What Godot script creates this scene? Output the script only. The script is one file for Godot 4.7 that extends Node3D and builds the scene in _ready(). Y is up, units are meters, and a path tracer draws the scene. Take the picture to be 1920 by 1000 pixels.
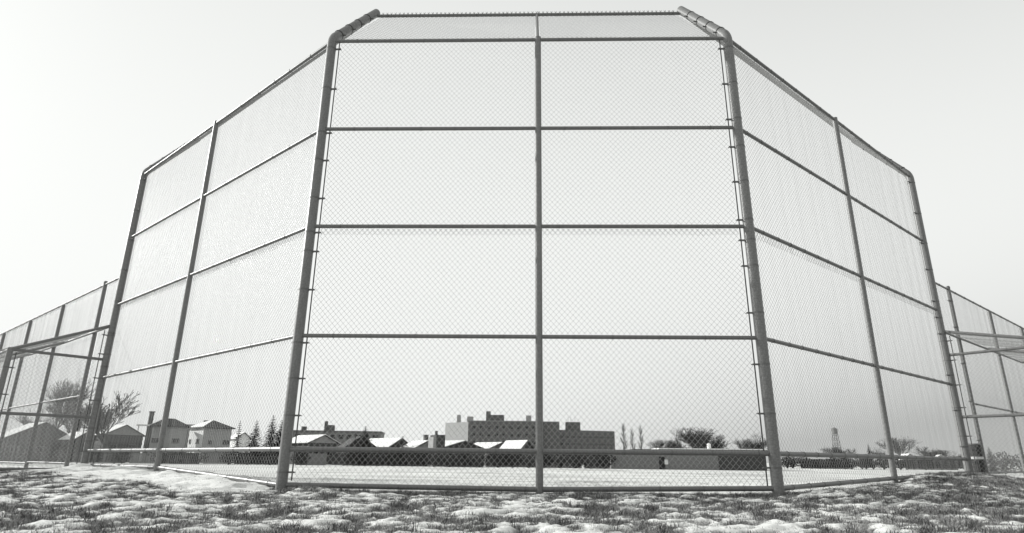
extends Node3D
# A baseball backstop seen from behind on a winter morning, thin snow on the grass, a street of houses beyond.

const W := 3.05                       # half width of the front panel
const DW := 0.0736                    # chain-link diamond width and height
const DH := 0.083
const RAIL_Y := [0.1, 0.517, 1.966, 3.524, 5.066, 6.606]
const CORNER_L := Vector3(-3.05, 0, 0)
const CORNER_R := Vector3(3.05, 0, 0)
const MID := Vector3(0.151, 0, 0)
const SIDE_L := Vector3(-6.061, 0, -2.433)
const END_L := Vector3(-8.843, 0, -4.682)
const SIDE_R := Vector3(5.801, 0, -2.400)
const END_R := Vector3(8.635, 0, -4.874)
const SUN_AZIMUTH := 75.0             # degrees left of the way the camera looks
const SUN_HEIGHT := 23.0
const CAM := Vector3(0.004, 0.407, 8.051)

var rng := RandomNumberGenerator.new()
var mats := {}
var wires := {}
var taken := {}
var n_rough: FastNoiseLite
var n_patch: FastNoiseLite
var n_mid: FastNoiseLite
var n_fine: FastNoiseLite
var n_field: FastNoiseLite


class MB:
	var v := PackedVector3Array()
	var n := PackedVector3Array()
	var c := PackedColorArray()
	var ix := PackedInt32Array()
	var col := Color(1, 1, 1)
	func vert(p: Vector3, q: Vector3) -> int:
		v.append(p); n.append(q); c.append(col)
		return v.size() - 1
	func tri(a: Vector3, b: Vector3, d: Vector3, out: Vector3) -> void:
		var q := (b - a).cross(d - a)
		if q.length_squared() < 1e-16: return
		q = q.normalized()
		var flip := q.dot(out) > 0.0
		if not flip: q = -q
		var i := vert(a, q); vert(b, q); vert(d, q)
		if flip: ix.append_array([i, i + 2, i + 1])
		else: ix.append_array([i, i + 1, i + 2])
	func quad(a: Vector3, b: Vector3, d: Vector3, e: Vector3, out: Vector3) -> void:
		tri(a, b, d, out); tri(a, d, e, out)
	func box(t: Transform3D, s: Vector3) -> void:
		var h := s * 0.5
		for ax in 3:
			for sg in [-1.0, 1.0]:
				var nn := Vector3.ZERO; nn[ax] = sg
				var a1 := (ax + 1) % 3; var a2 := (ax + 2) % 3
				var p := []
				for k in [[-1, -1], [1, -1], [1, 1], [-1, 1]]:
					var w := Vector3.ZERO
					w[ax] = h[ax] * sg; w[a1] = h[a1] * k[0]; w[a2] = h[a2] * k[1]
					p.append(t * w)
				quad(p[0], p[1], p[2], p[3], t.basis * nn)
	func at_box(center: Vector3, s: Vector3) -> void:
		box(Transform3D(Basis(), center), s)
	func frame(t: Vector3) -> Array:
		var s := Vector3.UP if absf(t.y) < 0.9 else Vector3.RIGHT
		var x := s.cross(t).normalized()
		return [x, t.cross(x).normalized()]
	func pipe(pts: Array, radii: Array, seg: int, caps := true) -> void:
		var rings := []
		var f: Array = []
		for i in pts.size():
			var p: Vector3 = pts[i]
			var t: Vector3
			if i == 0: t = (pts[1] - p).normalized()
			elif i == pts.size() - 1: t = (p - pts[i - 1]).normalized()
			else: t = ((p - pts[i - 1]).normalized() + (pts[i + 1] - p).normalized()).normalized()
			if f.is_empty(): f = frame(t)
			else:
				var x: Vector3 = (f[0] - t * t.dot(f[0])).normalized()
				f = [x, t.cross(x).normalized()]
			var first := v.size()
			for k in seg:
				var a := TAU * k / seg
				var o: Vector3 = f[0] * cos(a) + f[1] * sin(a)
				vert(p + o * radii[i], o)
			rings.append(first)
		for i in pts.size() - 1:
			for k in seg:
				var k2 := (k + 1) % seg
				var a: int = rings[i] + k; var b: int = rings[i] + k2
				var d: int = rings[i + 1] + k2; var e: int = rings[i + 1] + k
				ix.append_array([a, d, b, a, e, d])
		if caps:
			for e in [0, pts.size() - 1]:
				var t: Vector3 = (pts[0] - pts[1]).normalized() if e == 0 else (pts[e] - pts[e - 1]).normalized()
				for k in range(1, seg - 1):
					tri(v[rings[e]], v[rings[e] + k], v[rings[e] + k + 1], t)
	func tube(a: Vector3, b: Vector3, r0: float, r1: float, seg: int, caps := true) -> void:
		pipe([a, b], [r0, r1], seg, caps)
	func ring(center: Vector3, axis: Vector3, r: float, thick: float, seg := 12) -> void:
		var f := frame(axis)
		for k in seg:
			var a := TAU * k / seg; var b := TAU * (k + 1) / seg
			tube(center + (f[0] * cos(a) + f[1] * sin(a)) * r, center + (f[0] * cos(b) + f[1] * sin(b)) * r, thick, thick, 4, false)
	func mesh() -> ArrayMesh:
		var arr := []
		arr.resize(Mesh.ARRAY_MAX)
		arr[Mesh.ARRAY_VERTEX] = v; arr[Mesh.ARRAY_NORMAL] = n
		arr[Mesh.ARRAY_COLOR] = c; arr[Mesh.ARRAY_INDEX] = ix
		var m := ArrayMesh.new()
		m.add_surface_from_arrays(Mesh.PRIMITIVE_TRIANGLES, arr)
		return m


func grey(x: float) -> Color:
	return Color(x, x * 1.006, x * 0.994).linear_to_srgb()


# lo..hi are the two base colours (linear) that a noise of the given size in metres mixes
func noisy(lo: float, hi: float, size: float, rough: float, bump := 0.0, vcol := false, seed_ := 3) -> StandardMaterial3D:
	var m := StandardMaterial3D.new()
	var nz := FastNoiseLite.new()
	nz.seed = seed_; nz.noise_type = FastNoiseLite.TYPE_SIMPLEX_SMOOTH
	nz.frequency = 0.03; nz.fractal_octaves = 5; nz.fractal_gain = 0.6
	var g := Gradient.new()
	g.set_color(0, grey(lo)); g.set_color(1, grey(hi))
	g.set_offset(0, 0.25); g.set_offset(1, 0.75)
	var t := NoiseTexture2D.new()
	t.width = 256; t.height = 256; t.seamless = true; t.noise = nz; t.color_ramp = g
	m.albedo_texture = t
	m.uv1_triplanar = true; m.uv1_world_triplanar = true
	m.uv1_scale = Vector3.ONE / (size * 8.0)
	m.roughness = rough
	if bump > 0.0:
		var b := NoiseTexture2D.new()
		b.width = 256; b.height = 256; b.seamless = true; b.noise = nz; b.as_normal_map = true; b.bump_strength = bump
		m.normal_enabled = true; m.normal_texture = b
	m.vertex_color_use_as_albedo = vcol
	return m


func obj(called: String, mb: MB, m: Material, parent: Node) -> MeshInstance3D:
	return put(called, mb.mesh(), m, parent)


func put(called: String, mesh: Mesh, m: Material, parent: Node) -> MeshInstance3D:
	var o := MeshInstance3D.new()
	o.name = called
	o.mesh = mesh; o.material_override = m
	if parent == self: o.name = numbered(called)
	parent.add_child(o, true)
	return o


func numbered(called: String) -> String:
	if not taken.has(called):
		taken[called] = 0
		return called
	taken[called] += 1
	return "%s_%03d" % [called, taken[called]]


func tag(o: Node, label: String, category: String, group := "") -> void:
	o.set_meta("label", label); o.set_meta("category", category)
	if group: o.set_meta("group", group)


func thing(called: String, label: String, category: String, where := Vector3.ZERO, turn := 0.0, group := "") -> Node3D:
	var o := Node3D.new()
	o.name = numbered(called)
	add_child(o)
	o.position = where; o.rotation.y = turn
	tag(o, label, category, group)
	return o


func stuff(o: Node) -> Node:
	o.set_meta("kind", "stuff")
	return o


# ------------------------------------------------------------------ ground
func line_distance(x: float, z: float, a: Vector3, dir: Vector3) -> float:
	return absf((x - a.x) * dir.z - (z - a.z) * dir.x)


func gh(x: float, z: float) -> float:
	var dist := Vector2(x - CAM.x, z - CAM.z).length()
	var y := -0.75 * smoothstep(0.0, 1.0, 0.0) - 0.75 * clampf((dist - 14.0) / 92.0, 0.0, 1.0)
	if dist < 40.0:
		# the earth is banked up along the two side panels and the wings behind them
		var dl := line_distance(x, z, CORNER_L, (END_L - CORNER_L).normalized()) if x < 0.0 else line_distance(x, z, CORNER_R, (END_R - CORNER_R).normalized())
		var along := pow(clampf((absf(x) - 2.4) / 6.0, 0.0, 1.0), 0.8)
		y += 0.155 * along * exp(-pow(maxf(0.0, dl - 0.6) / 1.5, 2.0))
		# heaps of soil against the bottom rail
		y += 0.075 * exp(-pow((x + 2.45) / 0.42, 2.0) - pow((z - 0.2) / 0.16, 2.0))
		y += 0.045 * exp(-pow((x - 3.4) / 0.5, 2.0) - pow((z - 0.1) / 0.3, 2.0))
		y += 0.04 * exp(-pow((x - 0.9) / 0.5, 2.0) - pow((z - 0.3) / 0.16, 2.0))
		if absf(x) < 3.6: y -= 0.045 * exp(-pow((z - 0.06) / 0.12, 2.0))
		# snow drifted against the outside of the left panel
		if x < -2.9: y += 0.075 * (1.0 + 0.9 * n_patch.get_noise_2d(x * 1.3, z * 1.3)) * exp(-pow(maxf(0.0, dl - 0.15) / 0.4, 2.0)) * smoothstep(-3.1, -4.2, x) * smoothstep(-10.0, -8.6, x)
		if x > 5.4: y += 0.11 * exp(-pow(maxf(0.0, dl - 0.3) / 0.6, 2.0)) * smoothstep(5.5, 6.6, x) * (1.0 - smoothstep(8.2, 9.2, x))
		var near := clampf(1.0 - (dist - 8.0) / 14.0, 0.0, 1.0)
		var open := 1.0 if z > 0.1 else 0.6
		y += near * open * (n_patch.get_noise_2d(x, z) * 0.035 + n_mid.get_noise_2d(x, z) * 0.022 + n_fine.get_noise_2d(x, z) * 0.016)
	return y


# 1 where snow lies, 0 on bare dead grass
func snow(x: float, z: float) -> float:
	var inside := in_field(x, z)
	var p := n_patch.get_noise_2d(x + 31.0, z - 7.0) * 0.40 + n_mid.get_noise_2d(x, z) * 0.62 + n_fine.get_noise_2d(x, z) * 0.62
	if inside:
		var f := n_field.get_noise_2d(x, z * 2.2)
		var bare := 0.95 * exp(-pow((z + 0.04) / 0.3, 2.0)) if absf(x) < 3.3 else 0.0  # bare soil that also paints the shadow below the front rail
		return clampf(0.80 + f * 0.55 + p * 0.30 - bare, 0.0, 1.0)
	var bias := 0.0 - 0.07 * clampf((x - 1.5) / 3.0, -0.6, 1.6)
	var dl := line_distance(x, z, CORNER_L, (END_L - CORNER_L).normalized())
	if x < -3.0: bias += 1.3 * exp(-pow(dl / 0.95, 4.0)) * smoothstep(-3.0, -3.5, x) * smoothstep(-10.5, -8.8, x)
	if absf(x) < 3.3: bias -= 0.9 * exp(-pow((z - 0.05) / 0.2, 2.0))  # same strip outside: dark soil doubling as the rail's painted contact shadow
	if x > 3.0:
		var dr := line_distance(x, z, CORNER_R, (END_R - CORNER_R).normalized())
		bias += 0.25 * exp(-pow(dr / 0.6, 2.0)) * (1.0 - smoothstep(5.4, 6.4, x))
	return smoothstep(-0.16, 0.30, p + bias)


func in_field(x: float, z: float) -> bool:
	if z > -0.03: return false
	var dl := (END_L - CORNER_L).normalized()
	var dr := (END_R - CORNER_R).normalized()
	if x < 0.0 and (x - CORNER_L.x) * dl.z - (z - CORNER_L.z) * dl.x > 0.0: return false
	if x > 0.0 and (x - CORNER_R.x) * dr.z - (z - CORNER_R.z) * dr.x < 0.0: return false
	return true


func lines(lo: float, hi: float, step: float, out_lo: float, out_hi: float) -> PackedFloat32Array:
	var a := PackedFloat32Array()
	var s := step; var p := lo
	var left := []
	while p > out_lo:
		s *= 1.22; p -= s; left.append(p)
	left.reverse()
	for q in left: a.append(q)
	p = lo
	while p < hi:
		a.append(p); p += step
	s = step
	while p < out_hi:
		a.append(p); s *= 1.22; p += s
	a.append(p)
	return a


func build_ground() -> void:
	var xs := lines(-8.6, 8.6, 0.045, -3500.0, 3500.0)
	var zs := lines(-6.0, 5.6, 0.04, -4000.0, 60.0)
	var nx := xs.size(); var nz := zs.size()
	var mb := MB.new()
	var hs := PackedFloat32Array()
	for z in zs:
		for x in xs:
			var y := gh(x, z)
			var far := Vector2(x, z).length()
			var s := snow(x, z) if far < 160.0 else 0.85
			var soil := 0.135 + 0.05 * n_fine.get_noise_2d(x * 2.0, z * 2.0)
			var white := 0.80 + 0.05 * n_mid.get_noise_2d(x + 9.0, z)
			mb.v.append(Vector3(x, y + (0.016 * s if far < 30.0 else 0.0), z))
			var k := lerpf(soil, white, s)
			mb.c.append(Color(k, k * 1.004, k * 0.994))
	mb.n.resize(mb.v.size())
	for j in nz:
		for i in nx:
			var i0 := maxi(i - 1, 0); var i1 := mini(i + 1, nx - 1)
			var j0 := maxi(j - 1, 0); var j1 := mini(j + 1, nz - 1)
			var dx := mb.v[j * nx + i1] - mb.v[j * nx + i0]
			var dz := mb.v[j1 * nx + i] - mb.v[j0 * nx + i]
			mb.n[j * nx + i] = dz.cross(dx).normalized()
	for j in nz - 1:
		for i in nx - 1:
			var a := j * nx + i
			mb.ix.append_array([a, a + 1, a + nx, a + 1, a + nx + 1, a + nx])
	var m := noisy(0.74, 1.0, 0.03, 0.92, 3.0, true, 11)
	var g := obj("ground", mb, m, self)
	g.set_meta("kind", "structure")


func tuft_mesh(blades: int, spread: float, lo: float, hi: float, dark: float, light: float) -> ArrayMesh:
	var mb := MB.new()
	for i in blades:
		var a := rng.randf() * TAU
		var root := Vector3(cos(a), 0, sin(a)) * spread * sqrt(rng.randf())
		var yaw := rng.randf() * TAU
		var out := Vector3(cos(yaw), 0, sin(yaw))
		var l := rng.randf_range(lo, hi)
		var lean := rng.randf_range(0.25, 1.15)
		var side := Vector3(-out.z, 0, out.x) * rng.randf_range(0.0012, 0.0024)
		var k := lerpf(dark, light, pow(rng.randf(), 1.4))
		mb.col = Color(k, k, k * 0.99)
		var p1 := root + (Vector3.UP * cos(lean) + out * sin(lean)) * l * 0.55
		var bend := lean + rng.randf_range(0.3, 0.9)
		var p2 := p1 + (Vector3.UP * cos(bend) + out * sin(bend)) * l * 0.45
		root.y = -0.01
		var up := Vector3.UP
		mb.quad(root - side, root + side, p1 + side * 0.8, p1 - side * 0.8, up)
		mb.tri(p1 - side * 0.8, p1 + side * 0.8, p2, up)
	return mb.mesh()


func build_grass() -> void:
	var m := StandardMaterial3D.new()
	m.vertex_color_use_as_albedo = true
	m.roughness = 0.8; m.cull_mode = BaseMaterial3D.CULL_DISABLED
	var root := thing("dead_grass", "matted dead grass poking through thin snow in front of the backstop", "grass")
	stuff(root)
	var shapes := [tuft_mesh(24, 0.05, 0.02, 0.055, 0.08, 0.46), tuft_mesh(26, 0.06, 0.02, 0.045, 0.10, 0.55), tuft_mesh(40, 0.04, 0.035, 0.095, 0.03, 0.20), tuft_mesh(26, 0.11, 0.015, 0.05, 0.12, 0.55)]
	var lists := [[], [], [], []]
	var tries := 230000
	for i in tries:
		var z := 4.9 - 10.3 * pow(rng.randf(), 1.5)
		var half := (CAM.z - z) * 0.86 + 0.3
		var x := rng.randf_range(-half, half)
		if rng.randf() > half / 11.0: continue
		var fin := in_field(x, z)
		var s := snow(x, z)
		var keep := lerpf(0.92, 0.34, s)
		if s > 0.97: keep = 0.10
		if fin and z < -0.35: keep *= 0.10
		if rng.randf() > keep: continue
		var k := rng.randi() % 4
		if k == 2 and (s > 0.45 or rng.randf() > 0.5): k = 0
		if s > 0.6: k = 3
		var sc := rng.randf_range(0.7, 1.25) * lerpf(1.05, 0.5, s)
		var b := Basis(Vector3.UP, rng.randf() * TAU).scaled(Vector3(sc, sc * rng.randf_range(0.6, 1.05), sc))
		lists[k].append(Transform3D(b, Vector3(x, gh(x, z) + 0.012 * s, z)))
	for k in 4:
		var mm := MultiMesh.new()
		mm.transform_format = MultiMesh.TRANSFORM_3D
		mm.mesh = shapes[k]; mm.instance_count = lists[k].size()
		for i in lists[k].size(): mm.set_instance_transform(i, lists[k][i])
		var o := MultiMeshInstance3D.new()
		o.name = "grass_tufts"; o.multimesh = mm; o.material_override = m
		root.add_child(o, true); stuff(o)


# ------------------------------------------------------------------ chain link
func wire_mesh(steps: int) -> ArrayMesh:
	if not wires.has(steps):
		var mb := MB.new()
		var r := 0.0017
		for j in steps:
			var s := -1.0 if j % 2 == 0 else 1.0
			var a := Vector3(s * DW / 4.0, j * DH / 2.0, s * 0.002)
			var b := Vector3(-s * DW / 4.0, (j + 1) * DH / 2.0, -s * 0.002)
			var t := (b - a).normalized() * 0.0012
			mb.tube(a - t, b + t, r, r, 4, false)
		wires[steps] = mb.mesh()
	return wires[steps]


# a rectangle of woven wire: u runs across, v along the wires
func fabric(parent: Node, called: String, o: Vector3, u: Vector3, v: Vector3, width: float, height: float, sag := 0.010) -> void:
	var nrm := u.cross(v).normalized()
	var count := int(width / (DW / 2.0))
	var mm := MultiMesh.new()
	mm.transform_format = MultiMesh.TRANSFORM_3D
	mm.mesh = wire_mesh(int(round(height / (DH / 2.0))))
	mm.instance_count = count
	for i in count:
		var f := 1.0 if i % 2 == 0 else -1.0
		var along := (i + 0.5) * width / count
		var out := n_mid.get_noise_2d(along * 0.7 + o.x * 3.0, o.y * 5.0) * sag
		var lift := n_mid.get_noise_2d(along * 0.4 + 50.0, o.x * 2.0 + o.y) * 0.008
		var b := Basis(u * f, v, nrm * f)
		mm.set_instance_transform(i, Transform3D(b, o + u * along + nrm * out + v * lift))
	var inst := MultiMeshInstance3D.new()
	inst.name = called; inst.multimesh = mm; inst.material_override = mats.wire
	parent.add_child(inst, true)
	stuff(inst)


# woven wire cut to a four-sided shape: a..b the lower edge, d..e the upper edge (a under e)
func cut_fabric(parent: Node, called: String, a: Vector3, b: Vector3, d: Vector3, e: Vector3, over := 0.0) -> void:
	var u := (b - a).normalized()
	var nrm := u.cross(e - a).normalized()
	var v := nrm.cross(u).normalized()
	var h := (e - a).dot(v)
	var l0 := 0.0; var r0 := (b - a).length()
	var l1 := (e - a).dot(u); var r1 := (d - a).dot(u)
	var mb := MB.new()
	var lo := minf(l0, l1); var hi := maxf(r0, r1)
	var count := int((hi - lo) / (DW / 2.0))
	var rows := int((h + over) / (DH / 2.0))
	for i in count:
		var c := lo + (i + 0.5) * DW / 2.0
		var f := 1.0 if i % 2 == 0 else -1.0
		for j in rows:
			var t := clampf((j + 0.5) * DH / 2.0 / h, 0.0, 1.0)
			if c < lerpf(l0, l1, t) or c > lerpf(r0, r1, t): continue
			var s := (-1.0 if j % 2 == 0 else 1.0) * f
			var p := a + u * (c + s * DW / 4.0) + v * (j * DH / 2.0) + nrm * s * 0.002
			var q := a + u * (c - s * DW / 4.0) + v * ((j + 1) * DH / 2.0) - nrm * s * 0.002
			mb.tube(p, q, 0.0017, 0.0017, 4, false)
	if over > 0.0:
		var ends := MB.new()
		# twisted wire ends stand up past the last rail
		for i in range(0, count, 2):
			var c := lo + (i + 1.0) * DW / 2.0
			if c < l1 or c > r1: continue
			var root := a + u * c + v * (h + 0.01)
			for sg in [-1.0, 1.0]:
				ends.pipe([root, root + Vector3.UP * 0.05 + u * sg * 0.003, root + Vector3.UP * 0.09 + u * sg * 0.014], [0.0055, 0.0055, 0.004], 5, false)
		stuff(obj("wire_ends", ends, mats.band, parent))
	stuff(obj(called, mb, mats.wire, parent))


func ties(mb: MB, a: Vector3, b: Vector3, r: float, step: float) -> void:
	var l := (b - a).length()
	var d := (b - a) / l
	var s := step * rng.randf_range(0.4, 0.8)
	while s < l - 0.1:
		var ax := (d + Vector3(rng.randf_range(-0.2, 0.2), rng.randf_range(-0.1, 0.1), rng.randf_range(-0.2, 0.2))).normalized()
		mb.ring(a + d * s, ax, r + 0.003, 0.0025, 10)
		var stub := Vector3(rng.randf_range(-0.4, 0.4), rng.randf_range(-1.0, 1.0), rng.randf_range(-0.6, 0.3)).normalized()
		if rng.randf() < 0.5: mb.tube(a + d * s + stub * r, a + d * s + stub * (r + 0.025), 0.0022, 0.0015, 4, false)
		s += step * rng.randf_range(0.85, 1.15)


func rail(parent: Node, a: Vector3, b: Vector3, r: float, called := "rail") -> void:
	var mb := MB.new()
	mb.tube(a, b, r, r, 16)
	obj(called, mb, mats.pipe, parent)


# flat bar threaded through the end of the mesh, and the bands that hold it to its post
func tension(parent: Node, post: Vector3, post_r: float, dir: Vector3, y0: float, y1: float, gap: float, steps: Array) -> void:
	var mb := MB.new()
	var c := post + dir * (post_r + gap)
	var b := Basis(dir, Vector3.UP, dir.cross(Vector3.UP))
	mb.box(Transform3D(b, Vector3(c.x, (y0 + y1) * 0.5, c.z)), Vector3(0.016, y1 - y0, 0.006))
	obj("tension_bar", mb, mats.dark_steel, parent)
	for y in steps:
		var w := MB.new()
		var p := Vector3(post.x, y, post.z)
		var seg := 20
		for k in seg:
			var a0 := TAU * k / seg; var a1 := TAU * (k + 1) / seg
			var q0 := Vector3(cos(a0), 0, sin(a0)); var q1 := Vector3(cos(a1), 0, sin(a1))
			var rr := post_r + 0.003
			var hh := Vector3.UP * 0.011
			w.quad(p + q0 * rr - hh, p + q1 * rr - hh, p + q1 * rr + hh, p + q0 * rr + hh, q0)
			w.quad(p + q0 * post_r + hh, p + q1 * post_r + hh, p + q1 * rr + hh, p + q0 * rr + hh, Vector3.UP)
			w.quad(p + q0 * post_r - hh, p + q1 * post_r - hh, p + q1 * rr - hh, p + q0 * rr - hh, Vector3.DOWN)
		for sd in [-1.0, 1.0]:
			w.box(Transform3D(b, p + dir * (post_r + gap * 0.55) + b.z * 0.008 * sd), Vector3(gap + 0.035, 0.022, 0.004))
		w.tube(p + dir * (post_r + gap + 0.028) - b.z * 0.022, p + dir * (post_r + gap + 0.028) + b.z * 0.03, 0.007, 0.007, 6)
		obj("tension_band", w, mats.band, parent)


func at_y(p: Vector3, y: float) -> Vector3:
	return Vector3(p.x, y, p.z)


func inward(a: Vector3, b: Vector3) -> Vector3:   # level, towards the playing field, for a panel that runs from left to right
	var d := (b - a).normalized()
	return Vector3(d.z, 0, -d.x)


func build_backstop() -> void:
	var t := thing("baseball_backstop", "tall grey steel pipe and chain-link baseball backstop with angled sides and overhang", "backstop")
	var top: float = RAIL_Y[5]
	var nl := inward(END_L, CORNER_L); var nf := Vector3(0, 0, -1); var nr := inward(CORNER_R, END_R)
	var reach := 0.97; var rise := 1.27
	var posts := [[END_L, 0.072, nl], [SIDE_L, 0.046, nl], [CORNER_L, 0.070, (nl + nf) / (1.0 + nl.dot(nf))], [MID, 0.047, nf], [CORNER_R, 0.072, (nr + nf) / (1.0 + nr.dot(nf))], [SIDE_R, 0.047, nr], [END_R, 0.075, nr]]
	var tips := []
	for q in posts:
		var p: Vector3 = q[0]; var r: float = q[1]
		var tip: Vector3 = at_y(p, top) + q[2] * reach + Vector3.UP * rise
		tips.append(tip)
		var base := at_y(p, gh(p.x, p.z) - 0.35)
		var mb := MB.new()
		if r > 0.06:
			# one bent pipe: post and overhang arm, with a short curve at the bend
			var arm: Vector3 = (tip - at_y(p, top)).normalized()
			var pts := [base, at_y(p, top - 0.07)]
			var rad := [r, r]
			for k in 5:
				var s := (k + 1) / 6.0
				var a := at_y(p, top - 0.07).lerp(at_y(p, top + 0.05), s)
				var b := at_y(p, top + 0.05).lerp(at_y(p, top + 0.05) + arm * 0.12, s)
				pts.append(a.lerp(b, s)); rad.append(r)
			pts.append(tip + Vector3.UP * 0.05 + arm * 0.06); rad.append(r)
			mb.pipe(pts, rad, 24)
			obj("corner_post" if q[0].z == 0.0 else "end_post", mb, mats.post, t)
			for s in [0.22, 0.58, 0.92, 1.28]:
				var bm := MB.new()
				var c: Vector3 = at_y(p, top + 0.05) + arm * s
				for j in 3: bm.ring(c + arm * (j - 1) * 0.007, arm, r + 0.003, 0.0045, 16)
				var low_side: Vector3 = (arm.cross(Vector3.UP)).cross(arm).normalized() * -1.0
				for sg in [-1.0, 1.0]:
					var along: Vector3 = arm.cross(Vector3.UP).normalized() * sg
					bm.tube(c + along * (r - 0.01) + low_side * 0.02, c + along * (r + 0.05) + low_side * 0.03, 0.011, 0.009, 6)
				obj("tension_band", bm, mats.dark_steel, t)
		else:
			mb.tube(base, at_y(p, top + 0.04), r, r, 20)
			obj("line_post", mb, mats.post, t)
			var arm2 := MB.new()
			arm2.tube(at_y(p, top) + q[2] * 0.03, tip, 0.024, 0.024, 12)
			obj("overhang_strut", arm2, mats.pipe, t)
	for bay in 6:
		var a: Vector3 = posts[bay][0]; var b: Vector3 = posts[bay + 1][0]
		var d := (b - a).normalized()
		var n := inward(a, b)
		var ra: float = posts[bay][1]; var rb: float = posts[bay + 1][1]
		var tie := MB.new()
		for lv in 6:
			var y: float = RAIL_Y[lv]
			var r := 0.031 if lv < 2 else 0.027
			var dy0 := 0.0
			var dy1 := 0.0
			if lv == 0:
				dy0 = gh(a.x, a.z) * 0.8; dy1 = gh(b.x, b.z) * 0.8
			var p0 := at_y(a, y + dy0) + d * (ra - 0.004); var p1 := at_y(b, y + dy1) - d * (rb - 0.004)
			rail(t, p0, p1, r, "top_rail" if lv == 5 else ("bottom_rail" if lv == 0 else "rail"))
			ties(tie, p0, p1, r, 0.42 if bay > 3 else 0.55)
		# tips of the overhang
		rail(t, tips[bay], tips[bay + 1], 0.027, "overhang_rail")
		ties(tie, tips[bay], tips[bay + 1], 0.027, 0.5)
		stuff(obj("tie_wires", tie, mats.dark_steel, t))
		# woven wire on the field side of the pipes, in two widths that overlap below the third rail
		var w := (b - a).length() - ra - rb
		var gl := 0.06 if ra > 0.06 and (bay == 2 or bay == 0) else 0.0
		var gr := 0.06 if rb > 0.06 and (bay == 3 or bay == 5) else 0.0
		var o := at_y(a, 0.0) + d * (ra + gl) + n * 0.034
		var low: float = RAIL_Y[0] - 0.03 + maxf(0.0, minf(gh(a.x, a.z), gh(b.x, b.z)))
		fabric(t, "chain_link_mesh", at_y(o, low), d, Vector3.UP, w - gl - gr, RAIL_Y[3] + 0.015 - low)
		fabric(t, "chain_link_mesh", at_y(o, RAIL_Y[3] - 0.115) + n * 0.006, d, Vector3.UP, w - gl - gr, top + 0.075 - RAIL_Y[3] + 0.115)
		var ia := at_y(a, top) + n * 0.04; var ib := at_y(b, top) + n * 0.04
		cut_fabric(t, "overhang_mesh", ia + d * ra, ib - d * rb, tips[bay + 1] + n * 0.03 - d * (0.1 if rb > 0.06 else 0.0), tips[bay] + n * 0.03 + d * (0.1 if ra > 0.06 else 0.0), 0.15)
	var at1 := [0.24, 0.93, 1.40, 1.87, 2.60, 3.15, 3.43, 3.95, 4.55, 5.0, 5.75, 6.46]
	var at2 := [0.35, 1.0, 1.62, 2.30, 2.95, 3.32, 3.62, 4.2, 4.75, 5.20, 5.80, 6.42]
	tension(t, CORNER_L, 0.070, Vector3(1, 0, 0), 0.14, top - 0.02, 0.05, at1)
	tension(t, CORNER_R, 0.072, Vector3(-1, 0, 0), 0.14, top - 0.02, 0.05, at2)
	tension(t, END_R, 0.075, (SIDE_R - END_R).normalized(), 0.3, top - 0.05, 0.06, [0.75, 1.45, 2.15, 3.0, 3.35, 3.7, 4.4, 5.0, 5.7, 6.45])
	tension(t, END_L, 0.072, (SIDE_L - END_L).normalized(), 0.3, top - 0.05, 0.06, [0.7, 1.5, 2.2, 2.9, 3.6, 4.3, 5.0, 5.7, 6.45])


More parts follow.
